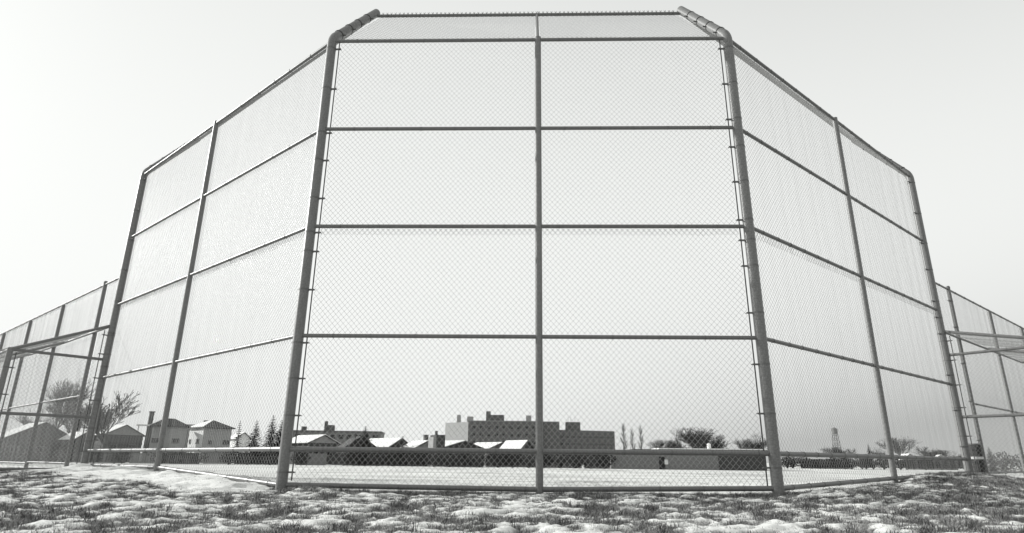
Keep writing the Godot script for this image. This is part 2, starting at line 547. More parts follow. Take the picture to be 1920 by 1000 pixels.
func build_wing(side: float) -> void:
	var e := END_L if side < 0.0 else END_R
	var d := (END_L - SIDE_L).normalized() if side < 0.0 else (END_R - SIDE_R).normalized()
	var which := "left" if side < 0.0 else "right"
	var t := thing("wing_fence", "chain-link fence running away from the %s end of the backstop" % which, "fence", Vector3.ZERO, 0.0, "chain-link wing fences")
	var h := 4.17
	var n := inward(e, e + d) if side > 0.0 else inward(e + d, e)
	var stops := []
	for k in 5: stops.append(1.1 + 3.05 * k)
	var tie := MB.new()
	for k in stops.size():
		var p: Vector3 = e + d * float(stops[k])
		var g := gh(p.x, p.z)
		var mb := MB.new()
		mb.tube(at_y(p, g - 0.3), at_y(p, h + (0.05 if k == 0 else -0.02)), 0.043, 0.043, 16)
		if k == 0: mb.tube(at_y(p, h + 0.05), at_y(p, h + 0.08), 0.048, 0.03, 16)
		obj("post", mb, mats.post, t)
		var s0: float = 0.07 if k == 0 else stops[k - 1]
		var q := e + d * s0
		for y in [0.3, 1.66, h]:
			if k == 0 and y < h: continue
			var r := 0.021
			var dy := gh(p.x, p.z) - 0.15 if y < 1.0 else 0.0
			rail(t, at_y(q, y + dy), at_y(p, y + dy), r, "top_rail" if y == h else "rail")
			ties(tie, at_y(q, y + dy), at_y(p, y + dy), r, 0.6)
		if k > 0:
			fabric(t, "chain_link_mesh", at_y(q, 0.16) + n * 0.03, d, Vector3.UP, (p - q).length() - 0.05, h + 0.05 - 0.16)
		else:
			fabric(t, "chain_link_mesh", at_y(q, 0.16) + n * 0.03, d, Vector3.UP, (p - q).length() - 0.12, h + 0.05 - 0.16)
	stuff(obj("tie_wires", tie, mats.dark_steel, t))
	if side > 0.0:
		tension(t, e + d * 1.1, 0.043, -d, 0.3, h, 0.05, [0.9, 1.7, 2.5, 3.3, 3.9])

	# the dugout stands outside the fence: side wall, back wall and a mesh roof that falls to the back
	var c := thing("dugout_cage", "low chain-link dugout cage with sloping mesh roof against the %s end post" % which, "dugout", Vector3.ZERO, 0.0, "chain-link dugout cages")
	var out := -n
	var depth := 1.62 if side < 0.0 else 2.1
	var hi := 3.05; var lo := 2.34 if side < 0.0 else 2.56
	var long := 6.1
	var b0 := e + out * depth
	var tie2 := MB.new()
	for k in 3:
		var p := b0 + d * long * k / 2.0
		var mb := MB.new()
		mb.tube(at_y(p, gh(p.x, p.z) - 0.3), at_y(p, lo + 0.03), 0.05, 0.05, 16)
		obj("back_post", mb, mats.post, c)
		var f := e + d * long * k / 2.0
		rail(c, at_y(f, hi) + out * 0.06, at_y(p, lo), 0.03, "rafter")
		if k > 0:
			var q := b0 + d * long * (k - 1) / 2.0
			var fq := e + d * long * (k - 1) / 2.0
			for y in [0.22, 1.16, lo]: rail(c, at_y(q, y), at_y(p, y), 0.024, "back_rail")
			rail(c, at_y(fq, hi - 0.01) + out * 0.05, at_y(f, hi - 0.01) + out * 0.05, 0.024, "ridge_rail")
			fabric(c, "chain_link_mesh", at_y(q, 0.2) + d * 0.05, d, Vector3.UP, (p - q).length() - 0.08, lo - 0.2)
	var slope := (at_y(b0, lo) - at_y(e, hi)).normalized()
	var sl := (at_y(b0, lo) - at_y(e, hi)).length()
	var ru := d if side < 0.0 else d
	fabric(c, "roof_mesh", at_y(e, hi) + slope * 0.06 + Vector3.UP * 0.035, ru, slope, long, sl + 0.05, 0.05)
	for y in [0.16, 1.16 if side < 0.0 else 1.32, lo]:
		rail(c, at_y(e, y) + out * 0.07, at_y(b0, y) - out * 0.045, 0.029, "side_rail")
		ties(tie2, at_y(e, y) + out * 0.1, at_y(b0, y) - out * 0.1, 0.029, 0.4)
	stuff(obj("tie_wires", tie2, mats.dark_steel, c))
	fabric(c, "chain_link_mesh", at_y(e, 0.14) + out * 0.17 + d * 0.03, out, Vector3.UP, depth - 0.24, lo + 0.02 - 0.14)
	tension(c, e, 0.073, out, 0.2, hi - 0.1, 0.06, [0.5, 0.95, 1.5, 1.95, 2.45, 2.85])
	tension(c, b0, 0.05, -out, 0.2, lo - 0.05, 0.05, [0.6, 1.5, 2.0])


# ------------------------------------------------------------------ small things by the backstop
func lathe(profile: Array, seg: int) -> MB:
	var mb := MB.new()
	for i in profile.size() - 1:
		var p: Vector2 = profile[i]; var q: Vector2 = profile[i + 1]
		for k in seg:
			var a := TAU * k / seg; var b := TAU * (k + 1) / seg
			var da := Vector3(cos(a), 0, sin(a)); var db := Vector3(cos(b), 0, sin(b))
			var nn := Vector3(cos((a + b) / 2) * (q.y - p.y), p.x - q.x, sin((a + b) / 2) * (q.y - p.y))
			mb.quad(da * p.x + Vector3.UP * p.y, db * p.x + Vector3.UP * p.y, db * q.x + Vector3.UP * q.y, da * q.x + Vector3.UP * q.y, nn)
	return mb


func build_drum() -> void:
	var p := Vector3(9.28, 0, -5.6)
	var t := thing("litter_drum", "dark steel litter drum with pale bands behind the right end post", "litter bin", at_y(p, gh(p.x, p.z) - 0.01), 0.4)
	obj("body", lathe([Vector2(0.0, 0.0), Vector2(0.1551, 0.0), Vector2(0.1584, 0.03), Vector2(0.1551, 0.06), Vector2(0.1551, 0.24), Vector2(0.1617, 0.26), Vector2(0.1551, 0.28), Vector2(0.1551, 0.48), Vector2(0.1617, 0.5), Vector2(0.1551, 0.52), Vector2(0.1551, 0.68), Vector2(0.1452, 0.69), Vector2(0.1452, 0.1), Vector2(0.0, 0.1)], 24), mats.black_paint, t)
	obj("rim", lathe([Vector2(0.1452, 0.68), Vector2(0.1637, 0.68), Vector2(0.1650, 0.7), Vector2(0.1551, 0.712), Vector2(0.1452, 0.7)], 24), mats.pipe, t)
	obj("painted_band", lathe([Vector2(0.1564, 0.40), Vector2(0.1574, 0.405), Vector2(0.1574, 0.445), Vector2(0.1564, 0.45)], 24), mats.white_paint, t)
	obj("painted_band", lathe([Vector2(0.1564, 0.09), Vector2(0.1574, 0.095), Vector2(0.1574, 0.135), Vector2(0.1564, 0.14)], 24), mats.white_paint, t)


func build_stone(p: Vector3, s: Vector3, label: String, m: Material, called := "stone") -> void:
	var mb := MB.new()
	var rows := 8; var cols := 12
	var pts := []
	for j in rows + 1:
		var row := []
		for i in cols:
			var a := TAU * i / cols; var b := PI * j / rows
			var d := Vector3(sin(b) * cos(a), cos(b), sin(b) * sin(a))
			var k := 1.0 + 0.45 * n_rough.get_noise_3d(d.x * 30.0 + p.x * 50.0, d.y * 30.0, d.z * 30.0)
			d = Vector3(signf(d.x) * pow(absf(d.x), 0.7), signf(d.y) * pow(absf(d.y), 0.7), signf(d.z) * pow(absf(d.z), 0.7))
			row.append(d * s * 0.5 * k)
		pts.append(row)
	for j in rows:
		for i in cols:
			var i2 := (i + 1) % cols
			mb.quad(pts[j][i], pts[j][i2], pts[j + 1][i2], pts[j + 1][i], pts[j][i] + pts[j + 1][i2])
	var o := obj(called, mb, m, self)
	o.position = at_y(p, gh(p.x, p.z) + s.y * 0.25)
	tag(o, label, "stone")


func weed(p: Vector3, h: float, label: String) -> void:
	var mb := MB.new()
	for i in 46:
		var a := rng.randf() * TAU
		var out := Vector3(cos(a), 0, sin(a))
		var l := h * rng.randf_range(0.45, 1.0)
		var lean := rng.randf_range(0.1, 0.8)
		var q0 := out * rng.randf() * 0.03 - Vector3.UP * 0.02
		var q1 := q0 + (Vector3.UP * cos(lean) + out * sin(lean)) * l * 0.6
		var q2 := q1 + (Vector3.UP * cos(lean + 0.6) + out * sin(lean + 0.6)) * l * 0.4
		mb.pipe([q0, q1, q2], [0.0025, 0.002, 0.0008], 4, false)
	var o := obj("weed_tuft", mb, mats.weed, self)
	o.position = at_y(p, gh(p.x, p.z))
	tag(o, label, "weed", "dark weed tufts")


# ------------------------------------------------------------------ houses
func window_on(parent: Node, where: Vector3, face: Vector3, w: float, h: float) -> void:
	var u := Vector3.UP.cross(face).normalized()
	var b := Basis(u, Vector3.UP, face)
	var mb := MB.new()
	var fw := 0.09
	for s in [-1.0, 1.0]:
		mb.box(Transform3D(b, where + u * s * (w * 0.5 - fw * 0.5) + face * 0.02), Vector3(fw, h, 0.1))
		mb.box(Transform3D(b, where + Vector3.UP * s * (h * 0.5 - fw * 0.5) + face * 0.02), Vector3(w - fw * 2.0, fw, 0.1))
	mb.box(Transform3D(b, where + face * 0.02), Vector3(0.05, h - fw * 2.0, 0.08))
	var f := obj("window", mb, mats.concrete_trim, parent)
	var g := MB.new()
	g.box(Transform3D(b, where + face * 0.015), Vector3(w - fw, h - fw, 0.03))
	obj("pane", g, mats.glass, f)


func gable_house(row: Dictionary) -> void:
	# front gable looks along +z; w wide, l deep, walls h high, roof r higher
	var p: Vector3 = row.at
	var g := gh(p.x, p.z)
	var turn := deg_to_rad(row.turn)
	var t := thing("bungalow", row.label, "house", at_y(p, g), turn, "houses along the street")
	var w: float = row.w; var l: float = row.l; var h: float = row.h; var r: float = row.r
	var wm: Material = mats[row.wall]
	var mb := MB.new()
	mb.at_box(Vector3(0, h * 0.5 - 0.2, -l * 0.5), Vector3(w, h + 0.4, l))
	obj("wall", mb, wm, t)
	var gb := MB.new()
	for z in [0.0, -l]:
		gb.tri(Vector3(-w * 0.5, h, z), Vector3(w * 0.5, h, z), Vector3(0, h + r, z), Vector3(0, 0, 1.0 if z == 0.0 else -1.0))
	obj("gable", gb, mats[row.gable], t)
	var ov := 0.45
	var slope := r / (w * 0.5)
	for s in [-1.0, 1.0]:
		var e := Vector3(s * (w * 0.5 + ov), h - ov * slope, 0)
		var a := Vector3(0, h + r, 0)
		var nn := Vector3(s * r, w * 0.5, 0).normalized()
		var rm := MB.new()
		var z0 := 0.4; var z1 := -l - 0.4
		slab(rm, [Vector3(a.x, a.y, z0), Vector3(e.x, e.y, z0), Vector3(e.x, e.y, z1), Vector3(a.x, a.y, z1)], nn, 0.12)
		var part := obj("roof", rm, mats.shingle, t)
		if (s < 0.0 and row.snow_l) or (s > 0.0 and row.snow_r):
			var sm := MB.new()
			slab(sm, [Vector3(a.x, a.y, z0 - 0.04) + nn * 0.12, Vector3(e.x, e.y, z0 - 0.04) + nn * 0.12, Vector3(e.x, e.y, z1 + 0.04) + nn * 0.12, Vector3(a.x, a.y, z1 + 0.04) + nn * 0.12], nn, 0.11)
			obj("snow_cover", sm, mats.snow, part)
	if row.get("windows", 0) > 0:
		for k in row.windows:
			var x: float = w * (-0.5 + (k + 0.5) / row.windows)
			window_on(t, Vector3(x, h * 0.55, 0), Vector3(0, 0, 1), minf(1.4, w / row.windows * 0.55), minf(1.2, h * 0.4))
		window_on(t, Vector3(-w * 0.5, h * 0.55, -l * 0.3), Vector3(-1, 0, 0), 1.3, minf(1.2, h * 0.4))
	var dm := MB.new()
	dm.at_box(Vector3(w * 0.5, 1.0, -l * 0.6) + Vector3(0.03, 0, 0), Vector3(0.08, 2.05, 0.95))
	obj("door", dm, mats.white_paint, t)
	if row.get("chimney", false):
		var c := MB.new()
		c.at_box(Vector3(w * 0.18, h + r + 0.2, -l * 0.45), Vector3(0.7, 1.9, 0.7))
		c.at_box(Vector3(w * 0.18, h + r + 1.2, -l * 0.45), Vector3(0.82, 0.12, 0.82))
		obj("chimney", c, mats.brick, t)


# a closed slab on a flat outline, thick along nn
func slab(mb: MB, o: Array, nn: Vector3, thick: float) -> void:
	var mid := Vector3.ZERO
	for p in o: mid += p / o.size()
	for k in range(1, o.size() - 1):
		mb.tri(o[0], o[k], o[k + 1], -nn)
		mb.tri(o[0] + nn * thick, o[k] + nn * thick, o[k + 1] + nn * thick, nn)
	for k in o.size():
		var a: Vector3 = o[k]; var b: Vector3 = o[(k + 1) % o.size()]
		mb.quad(a, b, b + nn * thick, a + nn * thick, (a + b) * 0.5 - mid)


func hip_house(row: Dictionary) -> void:
	var p: Vector3 = row.at
	var t := thing("hip_roof_house", row.label, "house", at_y(p, gh(p.x, p.z)), deg_to_rad(row.turn), "houses along the street")
	var w: float = row.w; var l: float = row.l; var h: float = row.h; var r: float = row.r
	var mb := MB.new()
	mb.at_box(Vector3(0, h * 0.5 - 0.2, -l * 0.5), Vector3(w, h + 0.4, l))
	obj("wall", mb, mats[row.wall], t)
	if row.get("sunlit_left", false):  # sunlight on the left wall, put into its colour as a white face
		var sd := MB.new()
		sd.at_box(Vector3(-w * 0.5 - 0.03, h * 0.5 + 0.4, -l * 0.5), Vector3(0.06, h - 0.9, l - 0.1))
		obj("sunlit_siding", sd, mats.white_paint, t)
	var ov := 0.6
	var a := [Vector3(-w / 2 - ov, h, ov), Vector3(w / 2 + ov, h, ov), Vector3(w / 2 + ov, h, -l - ov), Vector3(-w / 2 - ov, h, -l - ov)]
	var k := minf(w, l) * 0.5
	var ra := Vector3(-maxf(0.0, w / 2 - k), h + r, -l * 0.5 + maxf(0.0, l / 2 - k))
	var rb := Vector3(maxf(0.0, w / 2 - k), h + r, -l * 0.5 - maxf(0.0, l / 2 - k))
	if l > w:
		ra = Vector3(0, h + r, -k); rb = Vector3(0, h + r, -l + k)
	var faces: Array
	if l > w: faces = [[a[0], a[1], ra], [a[1], a[2], rb, ra], [a[2], a[3], rb], [a[3], a[0], ra, rb]]
	else: faces = [[a[0], a[1], rb, ra], [a[1], a[2], rb], [a[2], a[3], ra, rb], [a[3], a[0], ra]]
	var rm := MB.new()
	rm.at_box(Vector3(0, h + 0.02, -l * 0.5), Vector3(w + ov * 2.0, 0.2, l + ov * 2.0))
	for f in faces:
		var up := Vector3.UP * 0.121
		for q in range(1, f.size() - 1): rm.tri(f[0] + up, f[q] + up, f[q + 1] + up, Vector3.UP)
	var roof := obj("roof", rm, mats.shingle, t)
	for i in row.snow:
		var f: Array = faces[i]
		var nn: Vector3 = (f[1] - f[0]).cross(f[2] - f[0]).normalized()
		if nn.y < 0.0: nn = -nn
		var sm := MB.new()
		var o := []
		for q in f: o.append(q + Vector3.UP * 0.124 + nn * 0.004)
		slab(sm, o, nn, 0.1)
		obj("snow_cover", sm, mats.snow, roof)
	for i in row.get("windows", []):
		window_on(t, Vector3(i[0], i[1], 0.0), Vector3(0, 0, 1), i[2], i[3])
	for i in row.get("side_windows", []):
		window_on(t, Vector3(-w * 0.5 - 0.06, i[1], i[0]), Vector3(-1, 0, 0), i[2], i[3])
	if row.get("chimney", false):
		var c := MB.new()
		c.at_box(Vector3(-w * 0.5 - 0.5, (h + r + 1.2) * 0.5, -0.9), Vector3(0.9, h + r + 1.2, 0.9))
		c.at_box(Vector3(-w * 0.5 - 0.5, h + r + 1.3, -0.9), Vector3(1.15, 0.2, 1.15))
		obj("chimney", c, mats.brick, t)
		var s := MB.new()
		s.at_box(Vector3(-w * 0.5 - 1.6, h + 0.1, -0.6), Vector3(3.0, 0.28, 1.8))
		obj("porch_roof", s, mats.snow, t)
		var pp := MB.new()
		pp.at_box(Vector3(-w * 0.5 - 2.6, h * 0.5, -0.6), Vector3(0.2, h, 0.2))
		obj("porch_post", pp, mats.white_paint, t)
	var d := MB.new()
	d.at_box(Vector3(w * 0.3, 1.05, 0.03), Vector3(1.0, 2.1, 0.08))
	obj("door", d, mats.white_paint, t)


func block(parent: Node, called: String, c: Vector3, s: Vector3, m: Material) -> MeshInstance3D:
	var mb := MB.new()
	mb.at_box(c, s)
	return obj(called, mb, m, parent)


# windows in a grid on the +z face of a block that is w wide with its left end at x0
func window_grid(parent: Node, x0: float, w: float, z: float, y0: float, storeys: int, per: int, gap: float, turned := Transform3D.IDENTITY) -> void:
	var f := MB.new(); f.at_box(Vector3(0, 0, 0.02), Vector3(1.7, 1.45, 0.1))
	var fm := f.mesh()
	var q := MB.new(); q.at_box(Vector3(0, 0, 0.05), Vector3(1.5, 1.25, 0.06))
	var pm := q.mesh()
	for j in storeys:
		for i in per:
			var o := put("window", fm, mats.concrete_trim, parent)
			o.transform = turned * Transform3D(Basis(), Vector3(x0 + w * (i + 0.5) / per + rng.randf_range(-0.15, 0.15), y0 + gap * j, z))
			put("pane", pm, mats.glass, o)


func build_apartments() -> void:
	var t := thing("apartment_block", "long dark brick apartment block with stepped roof boxes behind the houses", "apartment building", Vector3(0, gh(0, -242), -242))
	var ht := 15.75
	block(t, "main_wall", Vector3(-9.3, ht * 0.5, -7), Vector3(28, ht, 14), mats.block_brick)
	block(t, "parapet", Vector3(-9.3, ht + 0.15, -7), Vector3(28.3, 0.3, 14.3), mats.concrete_trim)
	window_grid(t, -22.6, 26.6, 0.0, 2.2, 5, 9, 2.8)
	block(t, "middle_wall", Vector3(8.6, ht * 0.51, -9), Vector3(8.0, ht * 1.02, 12), mats.block_brick)
	var right := MB.new()
	var rt := Transform3D(Basis(Vector3.UP, deg_to_rad(20)), Vector3(12.4, 0, -5))
	right.box(rt * Transform3D(Basis(), Vector3(12.4, 6.5, -6)), Vector3(24.8, 13.0, 12))
	obj("right_wall", right, mats.block_brick, t)
	window_grid(t, 0.4, 24.0, 0.0, 2.0, 4, 9, 2.8, rt)
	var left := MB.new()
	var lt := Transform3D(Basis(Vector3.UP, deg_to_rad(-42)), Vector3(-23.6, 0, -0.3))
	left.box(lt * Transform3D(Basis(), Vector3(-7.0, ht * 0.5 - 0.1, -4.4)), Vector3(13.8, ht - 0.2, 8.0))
	obj("left_wall", left, mats.pale_brick, t)  # sunlit wing: the light on this face is painted in with paler brick
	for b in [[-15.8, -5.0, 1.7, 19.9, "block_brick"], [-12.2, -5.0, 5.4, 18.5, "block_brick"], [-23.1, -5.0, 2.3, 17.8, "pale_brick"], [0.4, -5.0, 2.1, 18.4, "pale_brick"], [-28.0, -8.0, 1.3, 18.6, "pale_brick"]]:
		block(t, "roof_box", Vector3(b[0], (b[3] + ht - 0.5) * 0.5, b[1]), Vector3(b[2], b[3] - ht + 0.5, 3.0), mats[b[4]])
	block(t, "roof_box", Vector3(18.5, 14.4, -12), Vector3(5.9, 3.9, 4), mats.block_brick)
	for x in [16.6, 17.7, 19.4]:
		var a := MB.new()
		a.tube(Vector3(x, 16.3, -11), Vector3(x, 18.6, -11), 0.06, 0.04, 5)
		obj("aerial", a, mats.dark_steel, t)

	var g := thing("flat_roof_block", "long low flat-roofed block with roof boxes behind the left houses", "apartment building", Vector3(-57.1, gh(-57, -182), -182), deg_to_rad(8))
	var gt := 8.75
	block(g, "wall", Vector3(0, gt * 0.5, -6), Vector3(26, gt, 12), mats.mid_brick)
	block(g, "parapet", Vector3(0, gt + 0.15, -6), Vector3(26.3, 0.5, 12.3), mats.block_brick)
	window_grid(g, -12.5, 25, 0.0, 2.0, 3, 10, 2.7)
	block(g, "roof_box", Vector3(-10.7, gt + 0.9, -5), Vector3(1.2, 1.6, 2), mats.block_brick)
	block(g, "roof_box", Vector3(-3.1, gt + 1.2, -5), Vector3(2.7, 2.0, 3), mats.block_brick)
	block(g, "roof_chimney", Vector3(-4.1, gt + 2.4, -4.4), Vector3(0.9, 1.9, 0.9), mats.block_brick)

	var k := thing("dark_tower_block", "small dark square block with pale side behind a snowy gable", "building", Vector3(-15.5, gh(-15, -102), -106), deg_to_rad(30))
	block(k, "wall", Vector3(0, 2.7, -1.5), Vector3(1.7, 5.4, 3), mats.dark_brick)
	block(k, "pale_wall", Vector3(-1.1, 2.5, -1.2), Vector3(0.6, 5.0, 2.4), mats.pale_brick)
	block(k, "chimney", Vector3(-0.5, 5.6, -1.0), Vector3(0.4, 1.0, 0.4), mats.dark_brick)

	var s := thing("flat_roof_shop", "grey flat-roofed building with roof hut behind hip-roofed house", "building", Vector3(-95, gh(-95, -172), -172), deg_to_rad(28))
	block(s, "wall", Vector3(0, 4.9, -5), Vector3(7.5, 9.8, 10), mats.mid_brick)
	block(s, "roof_hut", Vector3(2.6, 10.6, -4), Vector3(1.3, 1.8, 2), mats.dark_brick)
	block(s, "parapet", Vector3(0, 9.95, -5), Vector3(7.8, 0.3, 10.3), mats.concrete_trim)


func build_field_house() -> void:
	var p := Vector3(21.7, 0, -95.5)
	var t := thing("field_house", "low grey concrete field house with snowy flat roof and dark doorway", "building", at_y(p, gh(p.x, p.z)))
	# measured from the left front corner of the pale wall
	var h := 2.75
	var w := 16.8
	var m1 := MB.new()
	m1.at_box(Vector3(-4.6, h * 0.5 - 0.3, -3), Vector3(7.6, h + 0.6, 6))
	m1.at_box(Vector3(4.4, h * 0.5 - 0.3, -3), Vector3(8.4, h + 0.6, 6))
	m1.at_box(Vector3(-0.3, 2.35, -3), Vector3(1.0, 0.8, 6))
	m1.at_box(Vector3(-0.3, 0.8, -3.4), Vector3(1.0, 2.3, 5.2))
	obj("wall", m1, mats.concrete, t)
	var dm := MB.new(); dm.at_box(Vector3(-0.3, 0.87, -0.5), Vector3(0.98, 2.14, 0.5))
	obj("door", dm, mats.black_paint, t)
	block(t, "notice_board", Vector3(0.35, 1.15, 0.05), Vector3(0.55, 0.75, 0.08), mats.white_paint)
	block(t, "dark_wall", Vector3(12.4, h * 0.5 - 0.3, -3.2), Vector3(7.6, h + 0.6, 6), mats.dark_brick)
	block(t, "roof", Vector3(5.8, h + 0.18, -3), Vector3(21.5, 0.3, 6.8), mats.shingle)
	block(t, "snow_cover", Vector3(7.8, h + 0.42, -3), Vector3(17.2, 0.18, 6.6), mats.snow)
	var v := thing("roof_vent", "small white vent standing on the field house roof", "vent", at_y(p, gh(p.x, p.z)) + Vector3(8.0, h + 0.5, -2.5))
	obj("stack", lathe([Vector2(0.32, 0.0), Vector2(0.32, 0.7), Vector2(0.0, 0.7)], 12), mats.white_paint, v)
	obj("cap", lathe([Vector2(0.0, 0.62), Vector2(0.36, 0.62), Vector2(0.3, 0.8), Vector2(0.0, 0.95)], 12), mats.white_paint, v)


# ------------------------------------------------------------------ trees
func grow(trunk: MB, crown: MB, p: Vector3, dir: Vector3, l: float, r: float, level: int, spread: float, r_min: float) -> void:
	var mb := trunk if level == 0 else crown
	var q := p
	var d := dir
	var steps := 4 if level < 2 else (3 if level < 4 else 2)
	var rr := r
	var end := r * (0.55 if level < 4 else 0.4)
	var pts := [p]; var rad := [r]
	for k in steps:
		d = (d + Vector3(rng.randf_range(-1, 1), rng.randf_range(-0.5, 0.8), rng.randf_range(-1, 1)) * 0.13).normalized()
		q += d * l / steps
		rr = maxf(r_min, lerpf(r, end, (k + 1.0) / steps))
		pts.append(q); rad.append(rr)
		if level > 0 and level < 5 and k < steps - 1 and rng.randf() < 0.75:
			grow(trunk, crown, q, fork(d, spread * 1.15), l * rng.randf_range(0.5, 0.72), maxf(r_min, rr * 0.55), level + 1, spread, r_min)
	mb.pipe(pts, rad, 7 if level == 0 else (5 if level < 2 else 3), false)
	if level >= 6: return
	var kids := 4 if level == 0 else (3 if level < 4 else 2)
	for k in kids:
		grow(trunk, crown, q, fork(d, spread * (0.55 if level == 0 else 0.85)), l * rng.randf_range(0.62, 0.85), maxf(r_min, rr * rng.randf_range(0.6, 0.8)), level + 1, spread, r_min)


func fork(d: Vector3, s: float) -> Vector3:
	var v := d + Vector3(rng.randf_range(-1, 1), rng.randf_range(-0.25, 0.55), rng.randf_range(-1, 1)) * s
	v.y = maxf(v.y, -0.1)
	return v.normalized()


func bare_kind(spread: float, trunk_l: float, lean: Vector3, r_min: float) -> Array:
	var a := MB.new(); var b := MB.new()
	grow(a, b, Vector3(0, -0.03, 0), (Vector3.UP + lean).normalized(), trunk_l, 0.024, 0, spread, r_min)
	# bring the tree to a height of one
	var top := 0.0
	var wide := []
	for q in b.v:
		top = maxf(top, q.y); wide.append(Vector2(q.x, q.z).length())
	wide.sort()
	var reach: float = wide[int(wide.size() * 0.96)] * 2.0
	for m in [a, b]:
		for i in m.v.size(): m.v[i] = Vector3(m.v[i].x / reach, m.v[i].y / top, m.v[i].z / reach)
	return [a.mesh(), b.mesh()]


func poplar_kind() -> Array:
	var a := MB.new(); var b := MB.new()
	var pts := []; var rad := []
	for k in 9:
		pts.append(Vector3(rng.randf_range(-0.012, 0.012), k / 8.0 - 0.01, rng.randf_range(-0.012, 0.012)))
		rad.append(lerpf(0.016, 0.003, k / 8.0))
	a.pipe(pts, rad, 6, false)
	for k in 60:
		var y := rng.randf_range(0.18, 0.97)
		var yaw := rng.randf() * TAU
		var l := 0.2 * (1.1 - y) + 0.05
		var d := Vector3(cos(yaw) * 0.55, 0.85, sin(yaw) * 0.55).normalized()
		var q := Vector3(0, y, 0)
		b.pipe([q, q + d * l * 0.6, q + d * l + Vector3.UP * l * 0.15], [0.0045, 0.0032, 0.0018], 3, false)
		for j in 3:
			var d2 := (d + Vector3(rng.randf_range(-1, 1), 0.3, rng.randf_range(-1, 1)) * 0.6).normalized()
			var q2 := q + d * l * rng.randf_range(0.3, 0.9)
			b.pipe([q2, q2 + d2 * l * 0.5], [0.0025, 0.0014], 3, false)
	return [a.mesh(), b.mesh()]


func spruce_kind(layers: int, base_w: float, dens: int) -> Array:
	var a := MB.new(); var b := MB.new()
	a.tube(Vector3(0, -0.02, 0), Vector3(0, 0.97, 0), 0.022, 0.004, 7, false)
	for k in layers:
		var s := k / float(layers)
		var y := 0.06 + 0.93 * s
		var reach := base_w * pow(1.0 - s, 0.75) + 0.02
		for j in dens:
			var yaw := rng.randf() * TAU
			var out := Vector3(cos(yaw), 0, sin(yaw))
			var l := reach * rng.randf_range(0.6, 1.12)
			var side := Vector3(-out.z, 0, out.x)
			var n := 4
			for q in n:
				var f0 := q / float(n); var f1 := (q + 1.0) / n + 0.08
				var y0 := y - l * 0.38 * f0 * f0; var y1 := y - l * 0.38 * f1 * f1 + l * 0.06 * f1
				var wid := l * 0.42 * (1.05 - f0) * rng.randf_range(0.7, 1.3)
				var m0 := out * l * f0 + Vector3.UP * y0
				var m1 := out * l * f1 + Vector3.UP * y1
				for sg in [-1.0, 1.0]:
					b.tri(m0, m1, m0 + side * sg * wid + out * l * 0.14 - Vector3.UP * wid * rng.randf_range(0.15, 0.5), Vector3.UP)
	return [a.mesh(), b.mesh()]


func bush_kind(n: int) -> Array:
	var a := MB.new(); var b := MB.new()
	for k in 14:
		var yaw := rng.randf() * TAU
		var d := Vector3(cos(yaw) * 0.5, 1.0, sin(yaw) * 0.5).normalized()
		a.pipe([Vector3(0, -0.05, 0), d * 0.35, d * 0.75 + Vector3.UP * 0.1], [0.03, 0.02, 0.008], 4, false)
	for k in n:
		var q := Vector3(rng.randf_range(-1, 1), rng.randf_range(-0.9, 1), rng.randf_range(-1, 1))
		if q.length() > 1.0 + 0.2 * n_rough.get_noise_3d(q.x * 20.0, q.y * 20.0, q.z * 20.0): continue
		q = Vector3(q.x * 0.62, 0.52 + q.y * 0.5, q.z * 0.62)
		var e := Vector3(rng.randf_range(-1, 1), rng.randf_range(-0.6, 1), rng.randf_range(-1, 1)).normalized()
		var f := e.cross(Vector3(rng.randf(), rng.randf(), rng.randf())).normalized()
		b.tri(q, q + e * 0.13, q + e * 0.06 + f * 0.06, Vector3.UP)
	return [a.mesh(), b.mesh()]


func plant(called: String, kind: Array, where: Vector3, h: float, w: float, turn: float, m: Array, label: String, category: String, group: String, parts: Array) -> void:
	var t := thing(called, label, category, at_y(where, gh(where.x, where.z)), 0.0, group)
	for k in 2:
		var o := put(parts[k], kind[k], m[k], t)
		o.transform = Transform3D(Basis(Vector3.UP, turn).scaled(Vector3(w, h, w)), Vector3.ZERO)


